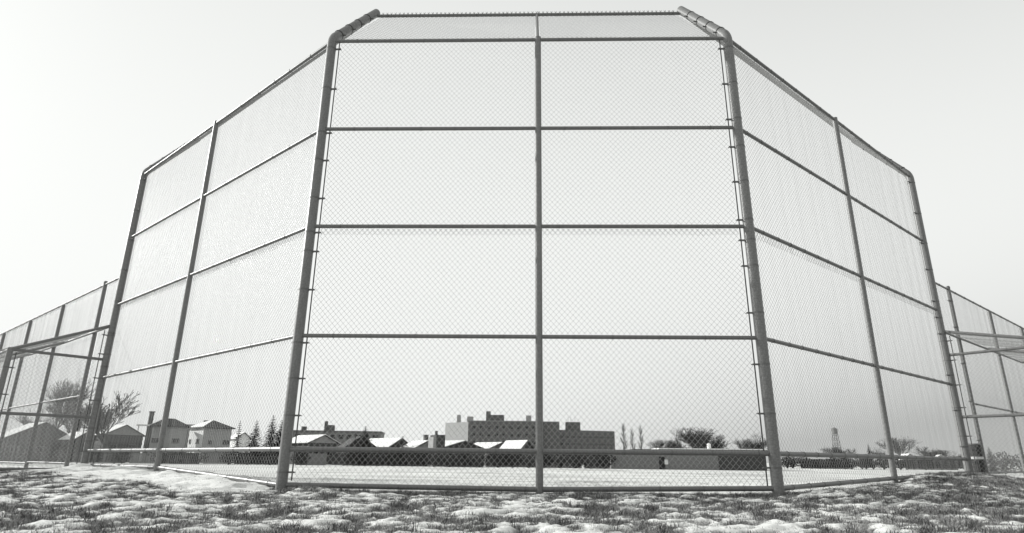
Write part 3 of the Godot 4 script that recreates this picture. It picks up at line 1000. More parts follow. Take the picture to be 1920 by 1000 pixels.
func build_trees() -> void:
	rng.seed = 77
	var kinds := [bare_kind(0.6, 0.26, Vector3(0.03, 0, 0), 0.0014), bare_kind(0.68, 0.20, Vector3(-0.05, 0, 0.05), 0.0014), bare_kind(0.62, 0.16, Vector3(0.04, 0, 0), 0.0014), bare_kind(0.75, 0.2, Vector3(0.0, 0, 0), 0.0014)]
	var pop := poplar_kind()
	var spr := [spruce_kind(30, 0.24, 12), spruce_kind(26, 0.30, 12), spruce_kind(22, 0.20, 12)]
	var bush := [bush_kind(1500), bush_kind(900)]
	plant("bare_tree", kinds[0], Vector3(-123.51, 0, -156.95), 21.36, 14.47, 0.3, [mats.bark, mats.twig], "large bare tree behind the wide dark bungalow", "tree", "bare trees beyond the field", ["trunk", "crown"])
	plant("bare_tree", kinds[1], Vector3(-114.17, 0, -151.95), 16.95, 9.30, 1.2, [mats.bark, mats.twig], "bare tree between the dark bungalow and the left end post", "tree", "bare trees beyond the field", ["trunk", "crown"])
	plant("bare_tree", kinds[2], Vector3(-84.03, 0, -119.95), 14.39, 12.28, 2.0, [mats.bark, mats.twig], "spreading forked bare tree just right of the left end post", "tree", "bare trees beyond the field", ["trunk", "crown"])
	plant("bare_tree", kinds[1], Vector3(-141.02, 0, -166.95), 14.75, 12.60, 4.0, [mats.bark, mats.twig], "bare tree at the far left edge behind the dugout cage", "tree", "bare trees beyond the field", ["trunk", "crown"])
	plant("poplar_sapling", pop, Vector3(22.39, 0, -141.95), 9.38, 8.25, 0.0, [mats.bark, mats.twig], "tall thin poplar right of the apartment block", "tree", "thin poplars", ["trunk", "crown"])
	plant("poplar_sapling", pop, Vector3(24.36, 0, -141.95), 8.30, 6.17, 1.3, [mats.bark, mats.twig], "middle one of three thin poplars", "tree", "thin poplars", ["trunk", "crown"])
	plant("poplar_sapling", pop, Vector3(26.44, 0, -141.95), 8.93, 7.39, 2.6, [mats.bark, mats.twig], "third thin poplar, farthest from the apartment block", "tree", "thin poplars", ["trunk", "crown"])
	plant("bare_tree", kinds[0], Vector3(29.50, 0, -141.95), 6.42, 5.51, 1.0, [mats.bark, mats.twig], "small twiggy bare tree right of the thin poplars", "tree", "bare trees beyond the field", ["trunk", "crown"])
	plant("bare_tree", kinds[2], Vector3(34.27, 0, -141.95), 7.31, 5.47, 2.6, [mats.bark, mats.twig], "small bare tree left of the big bare trees", "tree", "bare trees beyond the field", ["trunk", "crown"])
	plant("bare_tree", kinds[3], Vector3(40.99, 0, -151.95), 9.81, 11.24, 3.3, [mats.bark, mats.twig], "big round bare tree behind the field house roof", "tree", "bare trees beyond the field", ["trunk", "crown"])
	plant("bare_tree", kinds[1], Vector3(46.31, 0, -157.95), 8.97, 9.83, 5.1, [mats.bark, mats.twig], "dense bare tree in the middle of the clump behind the field house", "tree", "bare trees beyond the field", ["trunk", "crown"])
	plant("bare_tree", kinds[2], Vector3(47.89, 0, -151.95), 7.94, 8.40, 0.4, [mats.bark, mats.twig], "bare tree at the right of the clump behind the field house", "tree", "bare trees beyond the field", ["trunk", "crown"])
	plant("bare_tree", kinds[0], Vector3(55.41, 0, -156.95), 7.42, 6.85, 2.2, [mats.bark, mats.twig], "low bare tree left of the right corner post", "tree", "bare trees beyond the field", ["trunk", "crown"])
	plant("bare_tree", kinds[1], Vector3(58.62, 0, -156.95), 8.63, 7.48, 0.9, [mats.bark, mats.twig], "bare tree just beside the right corner post", "tree", "bare trees beyond the field", ["trunk", "crown"])
	plant("bare_tree", kinds[0], Vector3(120.93, 0, -251.95), 8.02, 10.26, 1.5, [mats.bark, mats.twig], "hazy bare tree at the foot of the far tower", "tree", "bare trees beyond the field", ["trunk", "crown"])
	plant("bare_tree", kinds[2], Vector3(127.63, 0, -251.95), 7.26, 10.14, 1.9, [mats.bark, mats.twig], "low hazy bare tree right of the far tower", "tree", "bare trees beyond the field", ["trunk", "crown"])
	plant("bare_tree", kinds[1], Vector3(129.00, 0, -231.95), 7.27, 7.79, 3.9, [mats.bark, mats.twig], "thin bare tree left of the right mid post", "tree", "bare trees beyond the field", ["trunk", "crown"])
	plant("bare_tree", kinds[0], Vector3(143.80, 0, -241.95), 11.57, 14.07, 4.4, [mats.bark, mats.twig], "rounded bare tree just right of the right mid post", "tree", "bare trees beyond the field", ["trunk", "crown"])
	plant("bare_tree", kinds[2], Vector3(152.81, 0, -241.95), 8.09, 13.82, 5.0, [mats.bark, mats.twig], "lower bare tree sloping away right of the mid post", "tree", "bare trees beyond the field", ["trunk", "crown"])
	plant("bare_tree", kinds[1], Vector3(131.04, 0, -191.95), 5.22, 5.41, 0.2, [mats.bark, mats.twig], "small bare tree left of the right end post", "tree", "bare trees beyond the field", ["trunk", "crown"])
	plant("spruce_tree", spr[2], Vector3(-53.90, 0, -109.95), 8.09, 6.46, 44.1, [mats.bark, mats.needles], "blunt dark evergreen right of the white-sided house", "tree", "dark spruces among the houses", ["trunk", "crown"])
	plant("spruce_tree", spr[1], Vector3(-50.72, 0, -109.95), 8.12, 7.52, 47.300000000000004, [mats.bark, mats.needles], "shorter spruce beside the small pale house", "tree", "dark spruces among the houses", ["trunk", "crown"])
	plant("spruce_tree", spr[0], Vector3(-47.74, 0, -109.95), 9.12, 9.60, 50.300000000000004, [mats.bark, mats.needles], "tallest dark spruce left of the left corner post", "tree", "dark spruces among the houses", ["trunk", "crown"])
	plant("spruce_tree", spr[1], Vector3(-45.96, 0, -109.95), 8.25, 8.63, 52.1, [mats.bark, mats.needles], "dark spruce close against the left corner post", "tree", "dark spruces among the houses", ["trunk", "crown"])
	plant("spruce_tree", spr[2], Vector3(-31.93, 0, -109.95), 6.44, 7.32, 66.3, [mats.bark, mats.needles], "smaller spruce in front of the flat-roofed block", "tree", "dark spruces among the houses", ["trunk", "crown"])
	plant("spruce_tree", spr[0], Vector3(-30.16, 0, -109.95), 7.22, 10.49, 68.10000000000001, [mats.bark, mats.needles], "pointed spruce in front of the flat-roofed block", "tree", "dark spruces among the houses", ["trunk", "crown"])
	plant("spruce_tree", spr[1], Vector3(-23.08, 0, -109.95), 5.46, 7.95, 75.3, [mats.bark, mats.needles], "low spruce before the dark gabled house", "tree", "dark spruces among the houses", ["trunk", "crown"])
	plant("spruce_tree", spr[0], Vector3(109.84, 0, -201.95), 7.81, 5.26, 1.0, [mats.bark, mats.needles], "lone small dark spruce above the far right hedge", "tree", "dark spruces among the houses", ["trunk", "crown"])
	plant("spruce_tree", spr[1], Vector3(126.76, 0, -181.95), 5.93, 4.04, 2.0, [mats.bark, mats.needles], "small dark spruce beside the right end post", "tree", "dark spruces among the houses", ["trunk", "crown"])
	plant("spruce_tree", spr[1], Vector3(66.87, 0, -86.95), 3.87, 3.79, 2.0, [mats.bark, mats.needles], "broad dark evergreen right of the litter drum", "tree", "dark spruces among the houses", ["trunk", "crown"])
	plant("shrub", bush[0], Vector3(-74.80, 0, -101.88), 2.09, 2.12, 0.1189030588384421, [mats.bark, mats.leaf], "dark leafless shrub in the row along the far field edge", "shrub", "dark shrubs along the field edge", ["stems", "foliage"])
	plant("shrub", bush[1], Vector3(-70.80, 0, -101.30), 1.54, 2.41, 3.2200800490488812, [mats.bark, mats.leaf], "dark leafless shrub in the row along the far field edge", "shrub", "dark shrubs along the field edge", ["stems", "foliage"])
	plant("shrub", bush[0], Vector3(-70.12, 0, -102.24), 2.42, 2.27, 4.973520292670516, [mats.bark, mats.leaf], "dark leafless shrub in the row along the far field edge", "shrub", "dark shrubs along the field edge", ["stems", "foliage"])
	plant("shrub", bush[1], Vector3(-63.49, 0, -102.81), 2.40, 3.30, 5.203929918940128, [mats.bark, mats.leaf], "dark leafless shrub in the row along the far field edge", "shrub", "dark shrubs along the field edge", ["stems", "foliage"])
	plant("shrub", bush[0], Vector3(-62.74, 0, -106.02), 2.28, 3.50, 4.03020873909884, [mats.bark, mats.leaf], "dark leafless shrub in the row along the far field edge", "shrub", "dark shrubs along the field edge", ["stems", "foliage"])
	plant("shrub", bush[1], Vector3(-58.25, 0, -101.49), 2.16, 2.36, 5.042776076506632, [mats.bark, mats.leaf], "dark leafless shrub in the row along the far field edge", "shrub", "dark shrubs along the field edge", ["stems", "foliage"])
	plant("shrub", bush[1], Vector3(-57.08, 0, -102.82), 1.96, 2.58, 1.170751038817139, [mats.bark, mats.leaf], "dark leafless shrub in the row along the far field edge", "shrub", "dark shrubs along the field edge", ["stems", "foliage"])
	plant("shrub", bush[0], Vector3(-51.53, 0, -102.35), 2.25, 2.60, 4.8755539118077245, [mats.bark, mats.leaf], "dark leafless shrub in the row along the far field edge", "shrub", "dark shrubs along the field edge", ["stems", "foliage"])
	plant("shrub", bush[1], Vector3(-48.36, 0, -102.63), 2.12, 2.25, 3.8879884990114006, [mats.bark, mats.leaf], "dark leafless shrub in the row along the far field edge", "shrub", "dark shrubs along the field edge", ["stems", "foliage"])
	plant("shrub", bush[0], Vector3(-43.86, 0, -101.35), 2.10, 2.41, 3.810114635497256, [mats.bark, mats.leaf], "dark leafless shrub in the row along the far field edge", "shrub", "dark shrubs along the field edge", ["stems", "foliage"])
	plant("shrub", bush[1], Vector3(-39.74, 0, -104.48), 2.41, 2.57, 3.3511739015003528, [mats.bark, mats.leaf], "dark leafless shrub in the row along the far field edge", "shrub", "dark shrubs along the field edge", ["stems", "foliage"])
	plant("shrub", bush[1], Vector3(-31.54, 0, -102.32), 2.82, 2.43, 3.6925924507721826, [mats.bark, mats.leaf], "dark leafless shrub in the row along the far field edge", "shrub", "dark shrubs along the field edge", ["stems", "foliage"])
	plant("shrub", bush[0], Vector3(-30.07, 0, -103.70), 2.74, 2.86, 2.1425042911153382, [mats.bark, mats.leaf], "dark leafless shrub in the row along the far field edge", "shrub", "dark shrubs along the field edge", ["stems", "foliage"])
	plant("shrub", bush[0], Vector3(-28.51, 0, -105.00), 2.67, 3.98, 0.10912515175984483, [mats.bark, mats.leaf], "dark leafless shrub in the row along the far field edge", "shrub", "dark shrubs along the field edge", ["stems", "foliage"])
	plant("shrub", bush[1], Vector3(-25.84, 0, -103.41), 1.93, 3.94, 4.080262310114255, [mats.bark, mats.leaf], "dark leafless shrub in the row along the far field edge", "shrub", "dark shrubs along the field edge", ["stems", "foliage"])
	plant("shrub", bush[0], Vector3(-23.14, 0, -102.70), 1.83, 3.34, 2.289807808345988, [mats.bark, mats.leaf], "dark leafless shrub in the row along the far field edge", "shrub", "dark shrubs along the field edge", ["stems", "foliage"])
	plant("shrub", bush[0], Vector3(-19.50, 0, -101.22), 2.70, 2.83, 2.191144948471144, [mats.bark, mats.leaf], "dark leafless shrub in the row along the far field edge", "shrub", "dark shrubs along the field edge", ["stems", "foliage"])
	plant("shrub", bush[0], Vector3(-17.60, 0, -103.59), 2.20, 4.04, 2.543715115630469, [mats.bark, mats.leaf], "dark leafless shrub in the row along the far field edge", "shrub", "dark shrubs along the field edge", ["stems", "foliage"])
	plant("shrub", bush[1], Vector3(-14.74, 0, -93.96), 2.56, 2.23, 5.82371284736576, [mats.bark, mats.leaf], "dark leafless shrub in the row along the far field edge", "shrub", "dark shrubs along the field edge", ["stems", "foliage"])
	plant("shrub", bush[0], Vector3(-12.41, 0, -94.88), 2.13, 3.03, 0.7336395458065172, [mats.bark, mats.leaf], "dark leafless shrub in the row along the far field edge", "shrub", "dark shrubs along the field edge", ["stems", "foliage"])
	plant("shrub", bush[0], Vector3(-10.67, 0, -98.88), 2.37, 3.52, 1.210636462652482, [mats.bark, mats.leaf], "dark leafless shrub in the row along the far field edge", "shrub", "dark shrubs along the field edge", ["stems", "foliage"])
	plant("shrub", bush[1], Vector3(-7.70, 0, -95.61), 2.51, 2.97, 5.335802499704224, [mats.bark, mats.leaf], "dark leafless shrub in the row along the far field edge", "shrub", "dark shrubs along the field edge", ["stems", "foliage"])
	plant("shrub", bush[0], Vector3(-4.67, 0, -94.48), 2.68, 2.95, 3.15406283176238, [mats.bark, mats.leaf], "dark leafless shrub in the row along the far field edge", "shrub", "dark shrubs along the field edge", ["stems", "foliage"])
	plant("shrub", bush[0], Vector3(-2.37, 0, -94.90), 2.50, 2.83, 3.3920652024532556, [mats.bark, mats.leaf], "dark leafless shrub in the row along the far field edge", "shrub", "dark shrubs along the field edge", ["stems", "foliage"])
	plant("shrub", bush[1], Vector3(0.15, 0, -96.87), 1.99, 2.86, 4.468357713841047, [mats.bark, mats.leaf], "dark leafless shrub in the row along the far field edge", "shrub", "dark shrubs along the field edge", ["stems", "foliage"])
	plant("shrub", bush[0], Vector3(2.69, 0, -98.19), 2.67, 2.38, 2.0195375068279207, [mats.bark, mats.leaf], "dark leafless shrub in the row along the far field edge", "shrub", "dark shrubs along the field edge", ["stems", "foliage"])
	plant("shrub", bush[1], Vector3(5.29, 0, -97.84), 2.29, 3.52, 1.2914280141025267, [mats.bark, mats.leaf], "dark leafless shrub in the row along the far field edge", "shrub", "dark shrubs along the field edge", ["stems", "foliage"])
	plant("shrub", bush[0], Vector3(7.60, 0, -95.30), 2.54, 3.43, 0.4462834086392602, [mats.bark, mats.leaf], "dark leafless shrub in the row along the far field edge", "shrub", "dark shrubs along the field edge", ["stems", "foliage"])
	plant("shrub", bush[1], Vector3(9.86, 0, -93.22), 2.23, 3.60, 0.7657967254588127, [mats.bark, mats.leaf], "dark leafless shrub in the row along the far field edge", "shrub", "dark shrubs along the field edge", ["stems", "foliage"])
	plant("shrub", bush[1], Vector3(12.11, 0, -93.95), 2.80, 3.15, 2.7874576256814265, [mats.bark, mats.leaf], "dark leafless shrub in the row along the far field edge", "shrub", "dark shrubs along the field edge", ["stems", "foliage"])
	plant("shrub", bush[0], Vector3(60.86, 0, -145.53), 2.45, 2.95, 5.534171960804276, [mats.bark, mats.leaf], "dark low shrub in the hedge across the far right field", "shrub", "hedge shrubs far right", ["stems", "foliage"])
	plant("shrub", bush[1], Vector3(62.21, 0, -145.67), 2.72, 3.40, 5.267267222210856, [mats.bark, mats.leaf], "dark low shrub in the hedge across the far right field", "shrub", "hedge shrubs far right", ["stems", "foliage"])
	plant("shrub", bush[1], Vector3(64.04, 0, -144.01), 2.65, 3.35, 4.910575116802008, [mats.bark, mats.leaf], "dark low shrub in the hedge across the far right field", "shrub", "hedge shrubs far right", ["stems", "foliage"])
	plant("shrub", bush[0], Vector3(64.69, 0, -141.22), 1.97, 3.18, 0.20509889850439, [mats.bark, mats.leaf], "dark low shrub in the hedge across the far right field", "shrub", "hedge shrubs far right", ["stems", "foliage"])
	plant("shrub", bush[0], Vector3(67.44, 0, -143.25), 2.05, 2.93, 0.24825754892392493, [mats.bark, mats.leaf], "dark low shrub in the hedge across the far right field", "shrub", "hedge shrubs far right", ["stems", "foliage"])
	plant("shrub", bush[1], Vector3(66.95, 0, -139.51), 2.00, 3.20, 4.96536885536021, [mats.bark, mats.leaf], "dark low shrub in the hedge across the far right field", "shrub", "hedge shrubs far right", ["stems", "foliage"])
	plant("shrub", bush[1], Vector3(71.48, 0, -145.40), 2.56, 2.99, 2.3317837372586396, [mats.bark, mats.leaf], "dark low shrub in the hedge across the far right field", "shrub", "hedge shrubs far right", ["stems", "foliage"])
	plant("shrub", bush[1], Vector3(70.05, 0, -136.88), 2.49, 3.09, 3.0748478919082403, [mats.bark, mats.leaf], "dark low shrub in the hedge across the far right field", "shrub", "hedge shrubs far right", ["stems", "foliage"])
	plant("shrub", bush[0], Vector3(71.36, 0, -136.75), 2.16, 3.07, 3.821621610327309, [mats.bark, mats.leaf], "dark low shrub in the hedge across the far right field", "shrub", "hedge shrubs far right", ["stems", "foliage"])
	plant("shrub", bush[1], Vector3(76.68, 0, -142.65), 2.84, 2.83, 5.2457229120800175, [mats.bark, mats.leaf], "dark low shrub in the hedge across the far right field", "shrub", "hedge shrubs far right", ["stems", "foliage"])
	plant("shrub", bush[0], Vector3(76.23, 0, -140.01), 2.47, 2.47, 4.263070248158626, [mats.bark, mats.leaf], "dark low shrub in the hedge across the far right field", "shrub", "hedge shrubs far right", ["stems", "foliage"])
	plant("shrub", bush[1], Vector3(78.74, 0, -141.79), 2.45, 2.64, 3.1578569446064977, [mats.bark, mats.leaf], "dark low shrub in the hedge across the far right field", "shrub", "hedge shrubs far right", ["stems", "foliage"])
	plant("shrub", bush[0], Vector3(79.50, 0, -138.70), 2.68, 2.65, 5.914828547713868, [mats.bark, mats.leaf], "dark low shrub in the hedge across the far right field", "shrub", "hedge shrubs far right", ["stems", "foliage"])
	plant("shrub", bush[1], Vector3(81.95, 0, -139.71), 2.42, 2.89, 4.694718803975349, [mats.bark, mats.leaf], "dark low shrub in the hedge across the far right field", "shrub", "hedge shrubs far right", ["stems", "foliage"])
	plant("shrub", bush[1], Vector3(84.52, 0, -141.24), 2.54, 3.13, 2.3508368942439954, [mats.bark, mats.leaf], "dark low shrub in the hedge across the far right field", "shrub", "hedge shrubs far right", ["stems", "foliage"])
	plant("shrub", bush[1], Vector3(85.24, 0, -140.03), 2.10, 2.80, 0.49536066974494397, [mats.bark, mats.leaf], "dark low shrub in the hedge across the far right field", "shrub", "hedge shrubs far right", ["stems", "foliage"])
	plant("shrub", bush[1], Vector3(90.85, 0, -146.77), 2.94, 3.10, 1.1849227656118184, [mats.bark, mats.leaf], "dark low shrub in the hedge across the far right field", "shrub", "hedge shrubs far right", ["stems", "foliage"])
	plant("shrub", bush[0], Vector3(87.54, 0, -136.87), 2.22, 2.76, 1.9778860801869298, [mats.bark, mats.leaf], "dark low shrub in the hedge across the far right field", "shrub", "hedge shrubs far right", ["stems", "foliage"])
	plant("shrub", bush[0], Vector3(92.66, 0, -143.19), 2.27, 2.43, 4.806626797870668, [mats.bark, mats.leaf], "dark low shrub in the hedge across the far right field", "shrub", "hedge shrubs far right", ["stems", "foliage"])
	plant("shrub", bush[1], Vector3(94.85, 0, -142.96), 2.97, 3.09, 3.96604561390867, [mats.bark, mats.leaf], "dark low shrub in the hedge across the far right field", "shrub", "hedge shrubs far right", ["stems", "foliage"])
	plant("shrub", bush[0], Vector3(99.98, 0, -147.79), 2.31, 2.38, 3.9093364244310855, [mats.bark, mats.leaf], "dark low shrub in the hedge across the far right field", "shrub", "hedge shrubs far right", ["stems", "foliage"])
	plant("shrub", bush[1], Vector3(100.24, 0, -145.92), 2.60, 2.93, 5.116647940627714, [mats.bark, mats.leaf], "dark low shrub in the hedge across the far right field", "shrub", "hedge shrubs far right", ["stems", "foliage"])
	plant("shrub", bush[0], Vector3(99.38, 0, -141.83), 2.94, 2.95, 1.858059407813126, [mats.bark, mats.leaf], "dark low shrub in the hedge across the far right field", "shrub", "hedge shrubs far right", ["stems", "foliage"])
	plant("shrub", bush[1], Vector3(104.71, 0, -147.91), 2.64, 2.57, 3.0377088815268882, [mats.bark, mats.leaf], "dark low shrub in the hedge across the far right field", "shrub", "hedge shrubs far right", ["stems", "foliage"])
	plant("shrub", bush[1], Vector3(64.92, 0, -81.95), 2.76, 2.47, 564.0, [mats.bark, mats.leaf], "grey brushy shrub seen through the right wing fence", "shrub", "brush behind the right wing fence", ["stems", "foliage"])
	plant("shrub", bush[1], Vector3(67.43, 0, -81.95), 2.57, 2.43, 574.5, [mats.bark, mats.leaf], "grey brushy shrub seen through the right wing fence", "shrub", "brush behind the right wing fence", ["stems", "foliage"])
	plant("shrub", bush[1], Vector3(69.93, 0, -81.95), 2.80, 2.88, 585.0, [mats.bark, mats.leaf], "grey brushy shrub seen through the right wing fence", "shrub", "brush behind the right wing fence", ["stems", "foliage"])
	plant("shrub", bush[1], Vector3(-79.81, 0, -86.95), 2.39, 3.18, -3.0, [mats.bark, mats.leaf], "dark shrub before the wide dark bungalow at far left", "shrub", "shrubs behind the left wing fence", ["stems", "foliage"])
	plant("shrub", bush[1], Vector3(-74.11, 0, -86.95), 2.13, 3.27, 18.0, [mats.bark, mats.leaf], "dark shrub before the wide dark bungalow at far left", "shrub", "shrubs behind the left wing fence", ["stems", "foliage"])
	plant("shrub", bush[1], Vector3(-69.24, 0, -86.95), 1.94, 2.78, 36.0, [mats.bark, mats.leaf], "dark shrub before the wide dark bungalow at far left", "shrub", "shrubs behind the left wing fence", ["stems", "foliage"])
	return


func board_fence(a: Vector3, b: Vector3, h: float, m: Material, label: String) -> void:
	var t := thing("board_fence", label, "fence", at_y(a, gh(a.x, a.z)), 0.0, "backyard fences")
	var d := b - a
	d.y = 0.0
	var l := d.length(); d /= l
	var bs := Basis(d, Vector3.UP, d.cross(Vector3.UP))
	var mb := MB.new()
	var s := 0.0
	while s < l:
		var wd := rng.randf_range(0.17, 0.2)
		var hh := h + rng.randf_range(-0.05, 0.05)
		mb.box(Transform3D(bs, d * (s + wd * 0.5) + Vector3.UP * (hh * 0.5 - 0.05)), Vector3(wd - 0.015, hh + 0.1, 0.03))
		s += wd
	stuff(obj("boards", mb, m, t))
	s = 0.0
	while s < l + 0.1:
		var p := MB.new()
		p.box(Transform3D(bs, d * s + bs.z * 0.07 + Vector3.UP * (h * 0.5)), Vector3(0.12, h + 0.2, 0.12))
		obj("post", p, m, t)
		s += 2.6


func build_tower() -> void:
	var p := Vector3(142.5, 0, -292)
	var t := thing("lattice_tower", "slender pale tower standing in haze above the far right trees", "tower", at_y(p, gh(p.x, p.z)))
	var mb := MB.new()
	for s in [[-1, -1], [1, -1], [1, 1], [-1, 1]]:
		mb.tube(Vector3(s[0] * 1.7, 0, s[1] * 1.7), Vector3(s[0] * 0.8, 15.2, s[1] * 0.8), 0.16, 0.12, 6)
	obj("legs", mb, mats.pipe, t)
	var br := MB.new()
	for k in 7:
		var y0 := k * 2.15; var y1 := y0 + 2.15
		var w0 := lerpf(1.7, 0.8, y0 / 15.2); var w1 := lerpf(1.7, 0.8, y1 / 15.2)
		for s in [-1.0, 1.0]:
			br.tube(Vector3(-w0, y0, s * w0), Vector3(w1, y1, s * w1), 0.08, 0.08, 5)
			br.tube(Vector3(w0, y0, s * w0), Vector3(-w1, y1, s * w1), 0.08, 0.08, 5)
			br.tube(Vector3(s * w0, y0, -w0), Vector3(s * w1, y1, w1), 0.08, 0.08, 5)
	obj("braces", br, mats.pipe, t)
	obj("tank", lathe([Vector2(0.0, 14.2), Vector2(1.3, 14.4), Vector2(1.35, 16.6), Vector2(0.0, 17.4)], 14), mats.pipe, t)


func build_sky() -> Sky:
	var w := 512; var h := 256
	var im := Image.create(w, h, false, Image.FORMAT_RGBF)
	var saz := -deg_to_rad(SUN_AZIMUTH); var sel := deg_to_rad(SUN_HEIGHT)
	var sun := Vector3(sin(saz) * cos(sel), sin(sel), -cos(saz) * cos(sel))
	for j in h:
		var el := PI * 0.5 - PI * (j + 0.5) / h
		for i in w:
			var az := TAU * ((i + 0.5) / w)
			var dir := Vector3(sin(az) * cos(el), sin(el), -cos(az) * cos(el))
			var ang := rad_to_deg(acos(clampf(dir.dot(sun), -1.0, 1.0)))
			var eld := rad_to_deg(maxf(el, 0.0))
			# bright air near the sun and near the horizon, deeper sky overhead and away from the sun
			var away := smoothstep(40.0, 150.0, ang)
			var high := smoothstep(14.0, 75.0, eld)
			var l := 0.955 - away * high * 0.66 - high * 0.26 - away * 0.05
			l += 0.35 * exp(-pow(ang / 22.0, 2.0))
			# a layer of town haze low on the side away from the sun
			var flat := rad_to_deg(acos(clampf(Vector2(dir.x, dir.z).normalized().dot(Vector2(sun.x, sun.z).normalized()), -1.0, 1.0)))
			l -= 0.66 * exp(-eld / 6.0) * smoothstep(66.0, 120.0, flat)
			l -= 0.10 * exp(-eld / 4.0)
			im.set_pixel(i, j, Color(l * 0.985, l, l * 0.98))
	var pm := PanoramaSkyMaterial.new()
	pm.panorama = ImageTexture.create_from_image(im)
	var s := Sky.new()
	s.sky_material = pm
	return s


func _ready() -> void:
	rng.seed = 20
	var cam := Camera3D.new()
	cam.name = "camera"
	cam.transform = Transform3D(Basis(Vector3(0.99966443, 0.00956278, -0.02407448), Vector3(-0.00190578, 0.95399752, 0.29980844), Vector3(0.025834, -0.29966195, 0.95369561)).orthonormalized(), CAM)
	cam.fov = 46.70; cam.near = 0.05; cam.far = 6000.0
	add_child(cam)
	cam.current = true
	var env := Environment.new()
	env.background_mode = Environment.BG_SKY
	env.sky = build_sky()
	env.ambient_light_source = Environment.AMBIENT_SOURCE_SKY
	env.tonemap_mode = Environment.TONE_MAPPER_LINEAR
	env.tonemap_exposure = 1.0
	env.sdfgi_enabled = true; env.ssao_enabled = true; env.ssil_enabled = true
	var we := WorldEnvironment.new()
	we.name = "world_environment"; we.environment = env
	add_child(we)
	var sun := DirectionalLight3D.new()
	sun.name = "sun"
	sun.light_energy = 1.5; sun.light_angular_distance = 0.5
	sun.light_color = Color(1.0, 1.0, 0.99)
	sun.shadow_enabled = true
	sun.rotation = Vector3(-deg_to_rad(SUN_HEIGHT), PI + deg_to_rad(SUN_AZIMUTH), 0)
	add_child(sun)

	n_rough = FastNoiseLite.new(); n_rough.seed = 4; n_rough.frequency = 0.04
	n_patch = FastNoiseLite.new(); n_patch.seed = 8; n_patch.frequency = 0.85; n_patch.noise_type = FastNoiseLite.TYPE_SIMPLEX_SMOOTH; n_patch.fractal_octaves = 2
	n_mid = FastNoiseLite.new(); n_mid.seed = 15; n_mid.frequency = 3.2; n_mid.noise_type = FastNoiseLite.TYPE_SIMPLEX_SMOOTH; n_mid.fractal_octaves = 2
	n_fine = FastNoiseLite.new(); n_fine.seed = 16; n_fine.frequency = 9.0; n_fine.noise_type = FastNoiseLite.TYPE_SIMPLEX_SMOOTH; n_fine.fractal_octaves = 2
	n_field = FastNoiseLite.new(); n_field.seed = 23; n_field.frequency = 0.16; n_field.fractal_octaves = 4

	mats.post = noisy(0.135, 0.205, 0.035, 0.42, 1.0, false, 5)
	mats.pipe = noisy(0.125, 0.185, 0.03, 0.40, 1.0, false, 6)
	mats.wire = StandardMaterial3D.new(); mats.wire.albedo_color = grey(0.34); mats.wire.roughness = 0.4; mats.wire.metallic = 0.3
	mats.dark_steel = noisy(0.05, 0.10, 0.02, 0.6, 0.0, false, 7)
	mats.band = noisy(0.10, 0.16, 0.02, 0.5, 0.0, false, 29)
	mats.black_paint = noisy(0.012, 0.03, 0.05, 0.6, 0.0, false, 8)
	mats.white_paint = noisy(0.68, 0.78, 0.3, 0.6, 0.0, false, 9)
	mats.snow = noisy(0.76, 0.86, 0.5, 0.9, 3.0, false, 10)
	mats.shingle = noisy(0.03, 0.07, 0.2, 0.85, 2.0, false, 12)
	mats.dark_brick = noisy(0.045, 0.085, 0.25, 0.85, 0.0, false, 13)
	mats.block_brick = noisy(0.075, 0.15, 0.5, 0.85, 0.0, false, 31)
	mats.mid_brick = noisy(0.12, 0.20, 0.3, 0.85, 0.0, false, 14)
	mats.pale_brick = noisy(0.26, 0.36, 0.3, 0.85, 0.0, false, 15)
	mats.grey_stucco = noisy(0.26, 0.34, 0.4, 0.9, 0.0, false, 16)
	mats.brick = noisy(0.06, 0.11, 0.12, 0.85, 0.0, false, 17)
	mats.concrete = noisy(0.15, 0.23, 0.3, 0.9, 0.0, false, 18)
	mats.concrete_trim = noisy(0.20, 0.28, 0.2, 0.9, 0.0, false, 19)
	mats.old_wood = noisy(0.035, 0.085, 0.15, 0.9, 0.0, false, 20)
	mats.brown_wood = noisy(0.06, 0.13, 0.15, 0.9, 0.0, false, 30)
	mats.shed_wood = noisy(0.16, 0.26, 0.15, 0.9, 0.0, false, 21)
	mats.bark = noisy(0.05, 0.10, 0.2, 0.95, 0.0, false, 22)
	mats.twig = noisy(0.05, 0.10, 0.2, 0.95, 0.0, false, 24)
	mats.needles = noisy(0.012, 0.032, 0.2, 0.9, 0.0, false, 25)
	mats.leaf = noisy(0.02, 0.05, 0.2, 0.9, 0.0, false, 26)
	mats.stone = noisy(0.35, 0.5, 0.03, 0.9, 2.0, false, 27)
	mats.weed = noisy(0.02, 0.05, 0.02, 0.9, 0.0, false, 28)
	mats.glass = StandardMaterial3D.new(); mats.glass.albedo_color = grey(0.02); mats.glass.roughness = 0.08; mats.glass.metallic_specular = 0.6

	build_ground()
	build_backstop()
	build_wing(-1.0)
	build_wing(1.0)
	build_apartments()
	gable_house({at = Vector3(-96.49, 0, -116.95), turn = 52, w = 11.98, l = 10.34, h = 4.29, r = 3.18, wall = "dark_brick", gable = "dark_brick", snow_l = true, snow_r = false, windows = 3, chimney = false, label = "wide dark bungalow with low gable at the far left"})
	gable_house({at = Vector3(-87.62, 0, -116.95), turn = 58, w = 3.44, l = 6.00, h = 4.46, r = 1.22, wall = "old_wood", gable = "old_wood", snow_l = true, snow_r = false, windows = 0, chimney = false, label = "dark garage with snowy roof beside the left end post"})
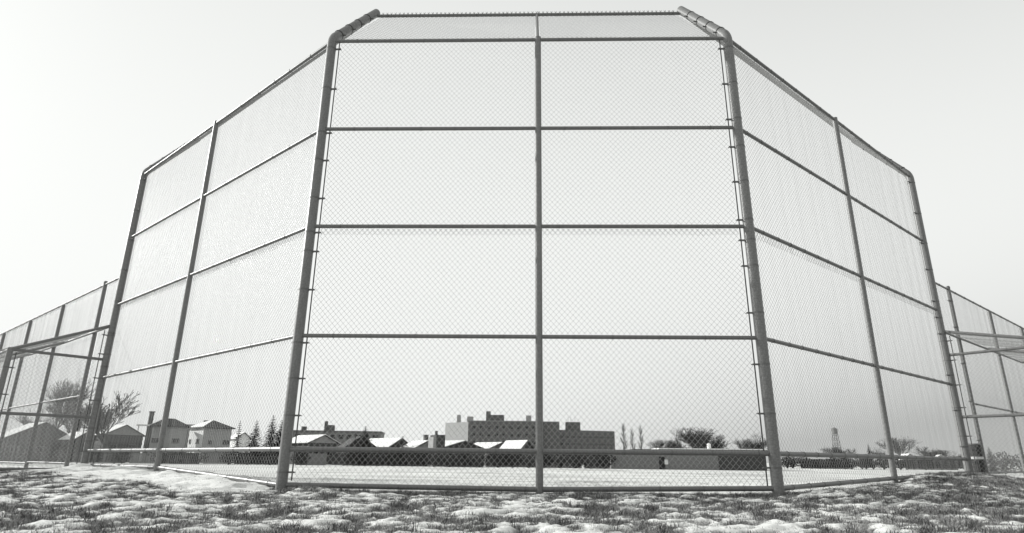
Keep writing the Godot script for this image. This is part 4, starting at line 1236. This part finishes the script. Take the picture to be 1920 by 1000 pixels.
	gable_house({at = Vector3(-86.31, 0, -126.95), turn = 52, w = 7.46, l = 7.06, h = 5.57, r = 1.99, wall = "dark_brick", gable = "grey_stucco", snow_l = true, snow_r = false, windows = 2, chimney = false, label = "grey gabled bungalow with dark walls under the bare forked tree"})
	gable_house({at = Vector3(-41.61, 0, -121.95), turn = 50, w = 6.66, l = 9.39, h = 4.19, r = 1.47, wall = "dark_brick", gable = "grey_stucco", snow_l = true, snow_r = true, windows = 2, chimney = false, label = "grey gabled bungalow with snowy roof right of the left corner post"})
	gable_house({at = Vector3(-31.82, 0, -113.95), turn = 30, w = 5.55, l = 6.00, h = 3.38, r = 1.86, wall = "old_wood", gable = "old_wood", snow_l = false, snow_r = false, windows = 1, chimney = false, label = "dark gabled house half hidden by spruces"})
	gable_house({at = Vector3(-24.59, 0, -115.95), turn = 50, w = 5.22, l = 9.42, h = 3.49, r = 1.49, wall = "old_wood", gable = "shingle", snow_l = true, snow_r = false, windows = 1, chimney = false, label = "dark gabled house with long snowy roof and a spruce before it"})
	gable_house({at = Vector3(-18.42, 0, -109.95), turn = 35, w = 4.98, l = 6.00, h = 3.14, r = 1.23, wall = "mid_brick", gable = "pale_brick", snow_l = true, snow_r = true, windows = 2, chimney = true, label = "pale gabled house with snow edge and brick chimney"})
	gable_house({at = Vector3(-12.71, 0, -119.95), turn = 52, w = 12.27, l = 6.00, h = 3.27, r = 1.43, wall = "dark_brick", gable = "shingle", snow_l = true, snow_r = false, windows = 2, chimney = false, label = "house with bright snowy roof and dark gable before the apartment block"})
	gable_house({at = Vector3(-5.93, 0, -136.95), turn = 50, w = 8.56, l = 7.31, h = 3.51, r = 1.39, wall = "mid_brick", gable = "mid_brick", snow_l = true, snow_r = false, windows = 2, chimney = false, label = "house with long snowy roof in front of the apartment wall"})
	gable_house({at = Vector3(-0.15, 0, -129.95), turn = 45, w = 4.84, l = 6.00, h = 3.12, r = 2.09, wall = "dark_brick", gable = "shingle", snow_l = true, snow_r = false, windows = 1, chimney = false, label = "small snowy gabled house left of the middle post"})
	gable_house({at = Vector3(134.22, 0, -221.95), turn = -10, w = 4.75, l = 6.00, h = 2.80, r = 1.79, wall = "mid_brick", gable = "pale_brick", snow_l = true, snow_r = false, windows = 1, chimney = false, label = "low snowy house in the distance right of the right mid post"})
	gable_house({at = Vector3(132.25, 0, -201.95), turn = -25, w = 3.43, l = 7.10, h = 2.75, r = 1.31, wall = "mid_brick", gable = "white_paint", snow_l = true, snow_r = true, windows = 1, chimney = false, label = "tiny white-gabled house beyond the far hedge"})
	gable_house({at = Vector3(-109.76, 0, -151.95), turn = 40, w = 3.20, l = 6.83, h = 7.63, r = 1.71, wall = "mid_brick", gable = "dark_brick", snow_l = false, snow_r = false, windows = 1, chimney = false, label = "dark roofed house behind the forked bare tree"})
	gable_house({at = Vector3(-73.90, 0, -156.95), turn = 40, w = 3.19, l = 6.00, h = 6.02, r = 1.34, wall = "white_paint", gable = "white_paint", snow_l = true, snow_r = true, windows = 1, chimney = false, label = "small pale house between the spruces"})
	hip_house({at = Vector3(-79.63, 0, -132.06), turn = 36, w = 6.92, l = 5.00, h = 7.65, r = 1.73, wall = "grey_stucco", snow = [3], label = "two-storey house with dark hip roof and tall chimney", chimney = true, windows = [[-2.5, 4.6, 1.6, 1.1], [1.5, 4.6, 1.6, 1.1]]})
	hip_house({at = Vector3(-71.44, 0, -137.63), turn = 50, w = 6.38, l = 7.62, h = 7.61, r = 1.79, wall = "grey_stucco", snow = [3], label = "hip-roofed house with bright white sunlit side wall", sunlit_left = true, windows = [[-1.5, 4.4, 0.9, 1.0], [2.2, 4.5, 1.6, 1.1]], side_windows = [[-2.4, 4.6, 1.8, 1.1], [-6.5, 4.6, 1.0, 1.1]]})
	build_field_house()
	build_tower()
	build_trees()
	board_fence(Vector3(-84.39, 0, -111.58), Vector3(-74.04, 0, -109.41), 1.89, mats.brown_wood, "dark board fence under the forked bare tree")
	board_fence(Vector3(-71.73, 0, -107.01), Vector3(-68.62, 0, -109.40), 1.85, mats.shed_wood, "pale board fence left of the left mid post")
	board_fence(Vector3(-66.67, 0, -107.76), Vector3(-60.16, 0, -108.46), 1.87, mats.old_wood, "dark board fence right of the left mid post")
	board_fence(Vector3(-61.94, 0, -114.23), Vector3(-57.80, 0, -116.91), 2.29, mats.shed_wood, "pale board fence below the white-sided house")
	board_fence(Vector3(-56.30, 0, -116.46), Vector3(-46.93, 0, -114.47), 2.17, mats.old_wood, "dark board fence below the spruces")
	board_fence(Vector3(-41.93, 0, -108.06), Vector3(-40.85, 0, -110.60), 2.14, mats.brown_wood, "dark board fence right of the left corner post")
	board_fence(Vector3(-39.60, 0, -107.58), Vector3(-36.85, 0, -109.32), 2.02, mats.shed_wood, "pale board fence below the grey gable")
	board_fence(Vector3(-37.83, 0, -115.82), Vector3(-30.35, 0, -114.05), 1.94, mats.old_wood, "dark board fence below the flat-roofed block")
	board_fence(Vector3(-29.39, 0, -114.21), Vector3(-21.80, 0, -111.73), 2.39, mats.old_wood, "dark board fence below the long snowy roof")
	board_fence(Vector3(-20.55, 0, -108.06), Vector3(-15.20, 0, -107.11), 2.42, mats.old_wood, "dark board fence below the pale gabled house")
	board_fence(Vector3(-13.82, 0, -100.94), Vector3(-7.75, 0, -103.22), 1.88, mats.old_wood, "dark board fence below the bright snowy roof")
	board_fence(Vector3(-7.40, 0, -107.91), Vector3(1.58, 0, -105.74), 2.03, mats.old_wood, "dark board fence left of the middle post")
	board_fence(Vector3(3.01, 0, -103.20), Vector3(9.04, 0, -100.87), 2.04, mats.brown_wood, "dark board fence right of the middle post")
	board_fence(Vector3(9.42, 0, -98.99), Vector3(13.58, 0, -97.17), 2.17, mats.old_wood, "dark board fence below the right end of the apartment block")
	board_fence(Vector3(65.83, 0, -149.95), Vector3(78.27, 0, -151.95), 2.16, mats.old_wood, "far dark board fence left of the lone spruce")
	board_fence(Vector3(92.38, 0, -151.95), Vector3(100.64, 0, -146.95), 2.29, mats.old_wood, "far dark board fence left of the right end post")
	build_drum()
	build_stone(Vector3(0.02, 0, 0.06), Vector3(0.10, 0.10, 0.09), "pale stone lying against the foot of the middle post", mats.stone)
	weed(Vector3(-7.24, 0, -6.55), 0.2, "dark weed tuft inside the left panel")
	weed(Vector3(-9.98, 0, -11.43), 0.12, "low dark weed tuft near the left mid post")
	weed(Vector3(15.97, 0, -17.50), 0.1, "low dark weed tuft by the right end post")
	rng.seed = 5
	build_grass()
